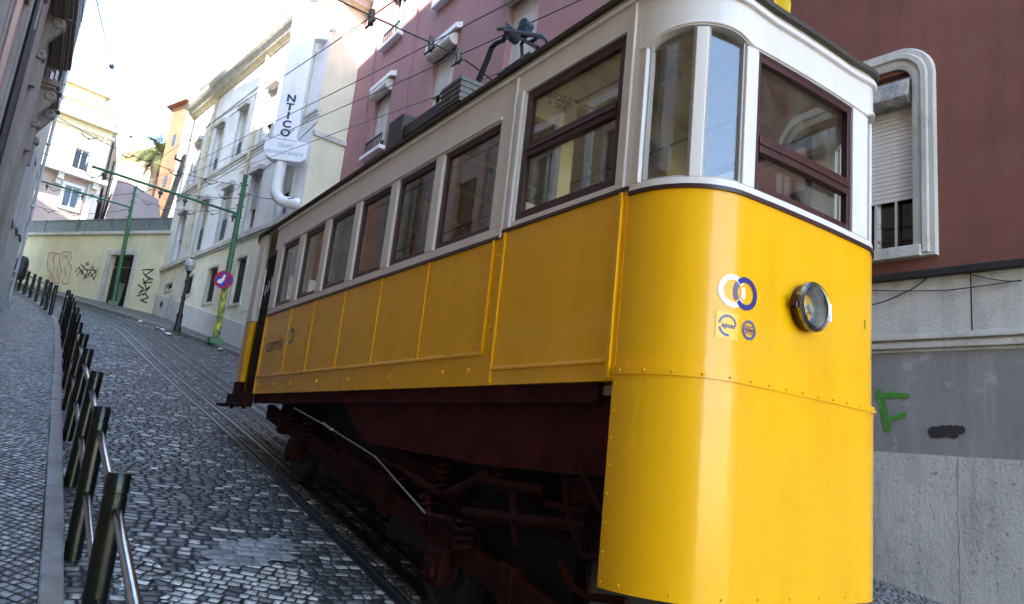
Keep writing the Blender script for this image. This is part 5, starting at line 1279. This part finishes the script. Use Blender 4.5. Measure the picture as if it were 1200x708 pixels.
# interior
for y in (3.0, 3.77, 4.67, 5.45, 6.23, 7.02, 7.81):
    bm = B(); tube(bm, [(CXT + .80 * k / 8, y, 4.235 + .20 * (1 - min(1, (abs(k) / 8) ** 2 * .9)) ** .8 - .045) for k in range(-8, 9)], .022, 6); link('ceiling_rib', bm, 'cream_interior', tram, smooth=True)
for x in (-.45, .45):
    bm = B(); tube(bm, [(CXT + x, 3.0, 4.16), (CXT + x, 8.6, 4.16)], .009, 6); link('hand_bar', bm, 'sash_brown', tram)
for y in (3.2, 4.9, 6.6):
    bm = B(); lathe(bm, [(0, -.09), (.05, -.08), (.08, -.04), (.085, 0), (0, 0)], Matrix.Translation((CXT, y, 4.40)), 16); link('ceiling_lamp', bm, 'globe_glass', tram, smooth=True)
bm = B(); box(bm, TL + .06, TR - .06, 2.60, 9.2, 2.14, 2.19); link('floor', bm, 'floor_wood', tram)
def bulkhead(y, name):
    """cream partition: stiles, a window each side, open doorway in the middle"""
    bm = B()
    for sx in (1, -1):
        X = lambda v: v if sx > 0 else TL + TR - v
        for x0, x1, z0, z1 in ((TL + .05, 2.37, 2.2, 4.28), (2.37, 2.62, 2.2, 3.36), (2.37, 2.62, 3.945, 4.32), (2.62, 2.72, 2.2, 4.36)):
            a_, b_ = sorted((X(x0), X(x1))); box(bm, a_, b_, y, y + .05, z0, z1)
    box(bm, 2.72, TL + TR - 2.72, y, y + .05, 4.14, 4.40)
    o = link(name, bm, 'cream_interior', tram)
    for sx in (1, -1):
        bm = B(); a_, b_ = sorted((2.37, 2.62)) if sx > 0 else sorted((TL + TR - 2.37, TL + TR - 2.62)); box(bm, a_, b_, y + .02, y + .03, 3.36, 3.945); link('bulkhead_pane', bm, 'tram_glass', o)
    return o
bh = bulkhead(3.60, 'bulkhead'); bulkhead(8.70, 'bulkhead')
for x0, x1 in ((TL + .07, TL + .45), (TR - .45, TR - .07)):
    bm = B(); box(bm, x0, x1, 3.8, 8.6, 2.55, 2.62); xb_ = x0 if x0 < CXT else x1 - .05; box(bm, xb_, xb_ + .05, 3.8, 8.6, 2.62, 3.27); link('bench', bm, 'floor_wood', tram)
for y in (4.0, 4.85, 5.62, 6.40, 7.18, 7.98):
    bm = B(); box(bm, TL + .09, TL + .50, y, y + .06, 2.6, 3.37); link('seat_back', bm, 'seat_pink', tram, bevel=.02)
bm = B(); tube(bm, [(CXT - .2, 2.62, 2.2), (CXT - .2, 2.62, 3.2)], .09, 10); box(bm, CXT - .35, CXT - .05, 2.5, 2.75, 3.1, 3.3); link('control_stand', bm, 'iron_dark', tram, bevel=.01)
# headlight
hc = tp(s_front(3.115), 2.668, .0); hn = Vector((0, -1, 0))
MH = axis_m(hc, hn); hl = B(); r = .119
lathe(hl, [(0, -.02), (r * .92, -.02), (r * .97, .02), (r * 1.0, .035), (r * 1.0, .045)], MH, 36); hb = link('headlight', hl, 'sash_brown', tram, smooth=True)
bm = B(); lathe(bm, [(r * 1.0, .04), (r * 1.04, .046), (r * 1.04, .060), (r * .98, .068), (r * .93, .064), (r * .90, .070), (r * .84, .068), (r * .82, .058)], MH, 40); link('rim', bm, 'rim_metal', hb, smooth=True)
bm = B(); lathe(bm, [(r * .84, .06), (r * .80, .03), (r * .6, .0), (r * .3, -.012), (0, -.015)], MH, 32); link('reflector', bm, 'lamp_inner', hb, smooth=True)
bm = B(); lathe(bm, [(0, .078), (r * .4, .075), (r * .83, .062)], MH, 32); link('lens', bm, 'lens_glass', hb, smooth=True)
bm = B(); blob(bm, hc + hn * .025, .016, 8); blob(bm, hc + hn * .025 + Vector((.02, 0, -.02)), .014, 8); link('bulb', bm, 'globe_glass', hb)
bm = B(); box(bm, hc.x - r * 1.22, hc.x - r * .96, hc.y - .065, hc.y - .035, hc.z + .0, hc.z + .03); box(bm, hc.x - r * 1.22, hc.x - r * 1.0, hc.y - .05, hc.y - .02, hc.z - .022, hc.z + .0); tube(bm, [(hc.x - r * 1.15, hc.y - .05, hc.z - .03), (hc.x - r * 1.15, hc.y - .05, hc.z + .045)], .009, 8); link('hinge', bm, 'sash_brown', hb)
bm = B(); box(bm, hc.x + r * 1.02, hc.x + r * 1.16, hc.y - .062, hc.y - .05, hc.z - .035, hc.z + .025); tube(bm, [(hc.x + r * 1.1, hc.y - .055, hc.z - .05), (hc.x + r * 1.1, hc.y - .055, hc.z + .035)], .008, 8); link('catch', bm, 'chrome', hb)
# emblem: two interlaced rings, two round quality marks
def decal(name, mat, vs, fs, s0, z0, n, par=tram, kx=1.0):
    bm = B(); put2d(bm, vs, fs, lambda x, y: tp(s0 + x * kx, z0 + y, n)); return link(name, bm, mat, par)
(sa, za), (sb, zb_) = on_front(859, 341), on_front(873.5, 344.5)
er, ew = .078, .026
wr = decal('emblem', 'decal_white', *ring2d(er - ew, er, .58, 2 * pi - .58 + .0, 40), sa, za, .0025)
decal('emblem_arc', 'decal_white', *ring2d(er - ew, er, -.42, .42, 16), sa, za, .0027, wr)
dA = sb - sa
br = decal('emblem_ring', 'decal_blue', *ring2d(er - ew, er, -pi + .75, pi - .75, 40), sb, zb_, .0029, wr)
decal('emblem_ring', 'decal_mauve', *ring2d(er - ew, er, pi - .62, pi + .62, 16), sb, zb_, .0031, wr)
for cc, (px, py), body, rad, n_ in (('decal_mid', (852.5, 381.5), 'apcer', .050, .004), ('decal_mid', (877, 387), 'IQNet', .046, .004)):
    s_, z_ = on_front(px, py)
    if body == 'apcer':
        bm = B(); put2d(bm, [Vector((-.062 + .0124 * i, j, 0)) for i in range(11) for j in (-.062, .062)], [[2 * i, 2 * i + 2, 2 * i + 3, 2 * i + 1] for i in range(10)], lambda x, y: tp(s_ + x, z_ + y, .0022)); sk = link('sticker', bm, 'decal_pale', tram)
        decal('seal_ring', cc, *ring2d(rad * .78, rad, pi * .05, pi * .95, 30), s_, z_, .003, sk); decal('seal_ring', cc, *ring2d(rad * .78, rad, pi * 1.08, pi * 1.55, 20), s_, z_, .003, sk)
    else:
        sk = decal('sticker', cc, *ring2d(rad * .74, rad, 0, 2 * pi, 40), s_, z_, .003)
        for zz_ in (-.016, .016): decal('seal_bar', cc, [Vector(v) for v in ((-.034, zz_ - .002, 0), (.034, zz_ - .002, 0), (.034, zz_ + .002, 0), (-.034, zz_ + .002, 0))], [[0, 1, 2, 3]], s_, z_, .003, sk)
    vs, fs = text2d(body, .034 if body == 'apcer' else .022, .0008); decal('seal_text', 'decal_blue', vs, fs, s_ + (.006 if body == 'apcer' else 0), z_, .0035, sk)
    # ring of tiny letters
    for k in range(13):
        a = pi * (.95 - .9 * k / 12); ch = 'CERTIFICATION'[k] if body == 'apcer' else 'CERTIFIED QMS'[k]
        if ch == ' ': continue
        vs, fs = text2d(ch, .0105); ca, sa_ = cos(a - pi / 2), sin(a - pi / 2)
        vs = [Vector((v.x * ca - v.y * sa_ + rad * .88 * cos(a), v.x * sa_ + v.y * ca + rad * .88 * sin(a), 0)) for v in vs]
        decal('seal_letter', 'decal_pale', vs, fs, s_, z_, .0037, sk)
s_, z_ = on_front(1013, 381); vs, fs = text2d('1', .075); decal('number', 'black_print', vs, fs, s_, z_, .003)
# side lettering and small ring mark
def on_side(px, py):
    r_ = ray(px, py); q = CAM + r_ * (TL / r_.x); return sy(q.y), q.z
s0, z0 = on_side(313, 405); s1, z1 = on_side(332, 397)
vs, fs = text2d('carris', .26, .001); wd = max(v.x for v in vs) - min(v.x for v in vs); k_ = (s1 - s0) / wd
bm = B(); put2d(bm, vs, fs, lambda x, y: tp((s0 + s1) / 2 + x * k_, 2.745 + y * .9, .004)); nm = link('name_lettering', bm, 'decal_navy', tram)
s2, z2 = on_side(339.5, 395)
decal('emblem', 'decal_white', *ring2d(.055, .085, .6, 2 * pi - .6, 30), s2 - .02, 2.80, .004, tram); decal('emblem_ring', 'decal_navy', *ring2d(.055, .085, -pi + .7, pi - .7, 30), s2 + .055, 2.80, .0045, tram)
# writing on the cab side pane
for body, x_, z_, w_ in (('LUGARES', 2.565, 4.125, .205), ('4', 2.49, 4.072, None), ('DE PÉ', 2.585, 4.076, .10)):
    vs, fs = text2d(body, .052, .0012); wd = max(v.x for v in vs) - min(v.x for v in vs); k_ = w_ / wd if w_ else 1.0
    bm = B(); put2d(bm, vs, fs, lambda x, y: Vector((x_ + x * k_, 3.597, z_ + y))); link('lettering', bm, 'black_print', bh)
# roof equipment
xr = 2.82
bm = B(); box(bm, xr - .05, xr + .55, 5.45, 6.9, 4.88, 5.02)
rb = link('resistor_box', bm, 'roof_dark', tram, bevel=.01)
bm = B(); box(bm, xr - .08, xr + .58, 5.38, 5.75, 4.86, 5.10)
for k in range(4): box(bm, xr - .09, xr + .59, 5.37, 5.76, 4.89 + .055 * k, 4.905 + .055 * k)
link('end_box', bm, 'box_grey', rb)
bm = B(); box(bm, xr - .07, xr + .4, 6.6, 6.95, 4.82, 5.16); link('end_box', bm, 'roof_dark', rb)
bm = B()
for y in (5.6, 6.2, 6.8):
    for x in (xr + .02, xr + .45): box(bm, x, x + .05, y, y + .05, 4.40, 4.89)
link('box_leg', bm, 'iron_dark', rb)
q = lambda px, py, x: CAM + ray(px, py) * (x / ray(px, py).x)
X0 = 2.95
pg = thing('x', 'x', 'x', (0, 0, 0)); bpy.data.objects.remove(pg)
bm = B(); arm = [q(540, 112, X0), q(571, 70, X0), q(576, 56, X0), q(582, 50, X0), q(590, 47, X0), q(594, 38, X0)]; arm[0].z -= .5; arm[0].y += .08
tube(bm, arm, [.03, .028, .026, .024, .024, .022], 9); col = link('current_collector', bm, 'iron_black', tram, smooth=True)
bm = B(); tube(bm, [q(584, 34, X0), q(600, 33, X0), q(612, 43, X0)], .02, 8); tube(bm, [q(594, 28, X0), q(600, 33, X0)], .018, 8); tube(bm, [q(592, 36, X0), q(636, 43, X0), q(642, 50, X0), q(640, 58, X0)], .022, 8); tube(bm, [q(600, 40, X0), q(612, 46, X0), q(630, 56, X0)], .018, 8); tube(bm, [q(616, 44, X0), q(611, 52, X0), q(612, 68, X0)], [.016, .016, .016], 8); tube(bm, [q(620, 50, X0), q(628, 46, X0)], .018, 8); link('collector_head', bm, 'iron_black', col, smooth=True)
bm = B()
for px, py in ((601, 44), (615, 36), (617, 30)): lathe(bm, [(0, -.05), (.045, -.05), (.045, .05), (0, .05)], axis_m(q(px, py, X0 + .05), (1, .3, 0)), 12)
link('head_roller', bm, 'letter_navy', col)
bm = B(); p0 = q(640, 58, X0); p1 = q(612, 68, X0)
for p in (p0, p1): tube(bm, [p, Vector((p.x, p.y, 4.4))], .022, 7)
link('collector_stand', bm, 'iron_black', col)
# small yellow flag standing on the front edge of the roof
bm = B(); F0 = Vector((3.02, 2.3, 4.24)); tube(bm, [F0, F0 + Vector((0, 0, .30))], .006, 6); fs_ = link('flag_staff', bm, 'iron_dark', tram)
bm = B(); pv = None
for k in range(9):
    x = F0.x + .02 * k; dy = .03 * sin(k * .9); v = [bm.verts.new((x, F0.y + dy, F0.z + .10 - .008 * k)), bm.verts.new((x, F0.y + dy * 1.3, F0.z + .29 - .014 * k))]
    if pv: bm.faces.new([pv[0], v[0], v[1], pv[1]])
    pv = v
link('flag', bm, 'flag_yellow', fs_)
# ------------------------------------------------------------------ underframe and truck
def rp(px, py, x): return CAM + ray(px, py) * (x / ray(px, py).x)
for s, xx in ((1, TL + .03), (-1, TR - .05)):
    bm = B(); box(bm, min(xx, xx + .02), max(xx, xx + .02) + .02, 2.7, 8.75, 2.10, 2.2); link('sole_bar', bm, 'tram_maroon', tram)
    xx = TL + .08 if s > 0 else TR - .10
    P = [rp(401, 471, TL + .08), rp(425, 518, TL + .08), rp(560, 544, TL + .08), rp(690, 558, TL + .08), rp(718, 560, TL + .08)]
    loop = [(p.y, p.z) for p in P] + [(2.62, P[-1].z), (2.62, 2.12), (P[0].y, 2.12)]
    bm = B(); prism(bm, [(xx, y, z) for y, z in loop], (.02, 0, 0)); gd = link('girder_plate', bm, 'tram_maroon', tram)
    bm = B(); sx = xx if s > 0 else xx + .02
    for a, b in zip(P[1:], P[2:]):
        L = (b - a).length; n = max(1, int(L / .11))
        for k in range(n): t = a.lerp(b, k / n); blob(bm, (sx, t.y, t.z + .045), .012, 6)
    for k in range(40): blob(bm, (TL + .028 if s > 0 else TR - .012, 2.8 + .15 * k, 2.15), .011, 6)
    for cy, cz_ in ((4.35, 2.02), (4.35, 1.86), (3.55, 2.0), (3.6, 1.85), (3.05, 1.93), (5.3, 2.02)):
        for dy in (-.05, 0, .05):
            for dz_ in (-.03, .03): blob(bm, (sx, cy + dy, cz_ + dz_), .011, 6)
    link('rivet_row', bm, 'tram_maroon', gd, smooth=True)
# truck: sloping side frames parallel to the rails
GX = {1: 2.44, -1: 3.56}
for s in (1, -1):
    x0 = GX[s]; tz = lambda y, h: gz(y) + h
    bm = B()
    P = [(x0, 8.55, tz(8.55, .40)), (x0, 3.0, tz(3.0, .40)), (x0, 3.0, tz(3.0, .56)), (x0, 8.55, tz(8.55, .56))]
    prism(bm, P, (.07, 0, 0))
    for y in (3.4, 5.1, 5.8, 7.9): prism(bm, [(x0 - .02, y, tz(y, .36)), (x0 - .02, y + .12, tz(y + .12, .36)), (x0 - .02, y + .12, tz(y + .12, .60)), (x0 - .02, y, tz(y, .60))], (.11, 0, 0))
    fr_ = link('truck_frame', bm, 'truck_red', tram, bevel=.008)
    bm = B()
    for k in range(34): y = 3.1 + .16 * k; blob(bm, (x0 - .002, y, tz(y, .48)), .013, 6)
    link('bolt_row', bm, 'truck_red', fr_)
    for y in (4.2, 7.3):
        bm = B(); xw = 2.50 if s > 0 else 3.52
        lathe(bm, [(0, -.055), (.10, -.055), (.11, -.03), (.23, -.03), (.24, -.05), (.285, -.05), (.285, .04), (.31, .045), (.31, .06), (0, .06)], axis_m((xw + .03, y, tz(y, .31)), (s, 0, 0)), 32); link('wheel', bm, 'iron_dark', tram, smooth=True)
        bm = B(); prism(bm, [(x0 - .07, y - .10, tz(y, .22)), (x0 - .07, y + .10, tz(y, .22)), (x0 - .07, y + .12, tz(y, .44)), (x0 - .07, y - .12, tz(y, .44))], (.12, 0, 0)); box(bm, x0 - .1, x0 - .06, y - .06, y + .06, tz(y, .26), tz(y, .38)); link('axle_box', bm, 'truck_red', tram, bevel=.015)
        for dy in (-.26, .26):
            bm = B(); c_ = Vector((x0 + .0, y + dy, tz(y + dy, .50)))
            tube(bm, [c_ + Vector((.06 * cos(a), .06 * sin(a), .026 * a / pi)) for a in [k * pi / 5 for k in range(36)]], .014, 6)
            link('coil_spring', bm, 'truck_red', tram, smooth=True)
    # leaf spring between the coils
    bm = B(); xx = x0 - .04
    for k in range(4):
        L = .75 - .13 * k; pts = []
        for j in range(13): y = 5.55 + L * (j / 6 - 1); pts.append((xx, y, tz(y, .60) + .16 * (1 - ((j - 6) / 6) ** 2) * 0 + .10 * ((y - 5.55) / .75) ** 2 + .02 * k * -1))
        pr = None
        for p in pts:
            v = [bm.verts.new((p[0], p[1], p[2])), bm.verts.new((p[0] + .07, p[1], p[2])), bm.verts.new((p[0] + .07, p[1], p[2] + .018)), bm.verts.new((p[0], p[1], p[2] + .018))]
            if pr:
                for i in range(4): bm.faces.new([pr[i], pr[(i + 1) % 4], v[(i + 1) % 4], v[i]])
            else: bm.faces.new(v)
            pr = v
        bm.faces.new(list(reversed(pr)))
    link('leaf_spring', bm, 'truck_red', tram)
for y in (4.2, 7.3):
    bm = B(); tube(bm, [(2.45, y, gz(y) + .31), (3.6, y, gz(y) + .31)], .05, 10); link('axle', bm, 'iron_dark', tram)
bm = B(); prism(bm, [(2.62, 3.1, gz(3.1) + .3), (2.62, 8.3, gz(8.3) + .3), (2.62, 8.6, gz(8.6) + .3), (2.62, 8.6, 2.12), (2.62, 3.1, 2.12)], (.9, 0, 0)); link('gearing_shade_block', bm, 'underfloor_shade', tram)  # machinery block blackened and raised to the floor to paint in underfloor shade
bm = B(); box(bm, 2.5, 3.9, 2.84, 2.87, .66, 1.5); link('shade_board', bm, 'underfloor_shade', tram)  # black sheet added to darken the bright gap below the cab
for q_ in ((2.62, 3.6, 4.6, 5.4, gz(5) + .18, gz(5) + .5), (2.7, 3.5, 6.2, 6.7, gz(6.4) + .18, gz(6.4) + .5)):
    bm = B(); box(bm, *q_); link('brake_gear', bm, 'iron_dark', tram, bevel=.02)
for px0, py0, px1, py1, w_ in ((470, 548, 520, 580, .03), (520, 580, 575, 552, .03), (430, 535, 470, 548, .025), (560, 560, 640, 575, .03), (545, 600, 690, 618, .035), (600, 575, 605, 640, .025), (640, 590, 690, 600, .02), (500, 575, 505, 622, .022)):
    bm = B(); tube(bm, [rp(px0, py0, 2.44), rp((px0 + px1) / 2, (py0 + py1) / 2 + 2, 2.42), rp(px1, py1, 2.44)], w_, 8); link('brake_lever', bm, 'truck_red', tram, smooth=True)
for px0, py0 in ((520, 556), (448, 548), (588, 560)):
    bm = B(); c_ = rp(px0, py0, 2.44); tube(bm, [c_ + Vector((.045 * cos(a), .045 * sin(a), .022 * a / pi - .1)) for a in [k * pi / 5 for k in range(44)]], .011, 6); link('coil_spring', bm, 'truck_red', tram, smooth=True)
for px0, py0, s_ in ((535, 575, .07), (620, 585, .09), (575, 610, .08), (650, 620, .07)):
    bm = B(); c_ = rp(px0, py0, 2.52); box(bm, c_.x - .04, c_.x + .08, c_.y - s_, c_.y + s_, c_.z - s_ * .6, c_.z + s_ * .6); link('brake_block', bm, 'truck_red', tram, bevel=.015)
for px0, py0, px1, py1 in ((410, 500, 560, 590), (560, 590, 690, 640), (600, 560, 690, 585)):
    bm = B(); tube(bm, [rp(px0, py0, 2.5), rp(px1, py1, 2.5)], .012, 6); link('pipe', bm, 'truck_red', tram)
bm = B(); tube(bm, [(2.62, 4.2, 1.52), (2.62, 5.3, 1.72)], .14, 16); link('air_tank', bm, 'truck_red', tram, smooth=True)
for y in (4.4, 5.6, 6.8, 8.0):
    bm = B(); tube(bm, [(CXT - .35, y, 2.19), (CXT - .35, y, 4.3)], .016, 8); link('grab_pole', bm, 'chrome', tram)
# bright brake rod
bm = B(); xr_ = 2.36; R_ = [rp(345, 478, xr_), rp(384, 500, xr_), rp(440, 535, xr_), rp(500, 603, xr_)]
tube(bm, R_, .0085, 8); tube(bm, [rp(380, 496, xr_), rp(390, 504, xr_)], .018, 8); link('brake_rod', bm, 'steel_bright', tram, smooth=True)
bm = B(); tube(bm, [R_[0], R_[0] + Vector((.05, .35, -.12))], .012, 7); tube(bm, [R_[-1], R_[-1] + Vector((.06, -.25, .0))], .02, 7); link('rod_end', bm, 'truck_red', tram)
# guard behind the apron
bm = B(); xg = 2.42; G_ = [rp(664, 562, xg), rp(712, 566, xg), rp(712, 655, xg), rp(684, 652, xg), rp(666, 600, xg)]
tube(bm, G_ + [G_[0]], .022, 7); prism(bm, [G_[0], G_[1], G_[1] + Vector((0, 0, -.10)), G_[0] + Vector((0, 0, -.10))], (.03, 0, 0)); gdn = link('mesh_guard', bm, 'truck_red', tram)
bm = B(); ya, yb = G_[0].y, G_[1].y; za_, zb2_ = G_[0].z - .1, G_[2].z
for k in range(13): y = yb + (ya - yb) * k / 12; tube(bm, [(xg + .01, y, za_), (xg + .01, y, zb2_ + (.12 if k > 9 else 0))], .004, 4)
for k in range(13): z = zb2_ + (za_ - zb2_) * k / 12; tube(bm, [(xg + .005, yb, z), (xg + .005, ya, z)], .004, 4)
link('wire_mesh', bm, 'truck_red', gdn)
bm = B(); tube(bm, [rp(667, 523, 2.34), rp(713, 616, 2.34)], .012, 8); link('stay_rod', bm, 'truck_red', tram)
bm = B(); tube(bm, [rp(655, 655, 2.45), rp(672, 690, 2.45), rp(690, 700, 2.45), rp(735, 705, 2.45)], .02, 7); tube(bm, [rp(688, 660, 2.5), rp(690, 700, 2.5)], .012, 6); tube(bm, [(2.45, 2.75, 1.05), (3.9, 2.75, 1.05)], .025, 7); link('life_guard', bm, 'truck_red', tram)
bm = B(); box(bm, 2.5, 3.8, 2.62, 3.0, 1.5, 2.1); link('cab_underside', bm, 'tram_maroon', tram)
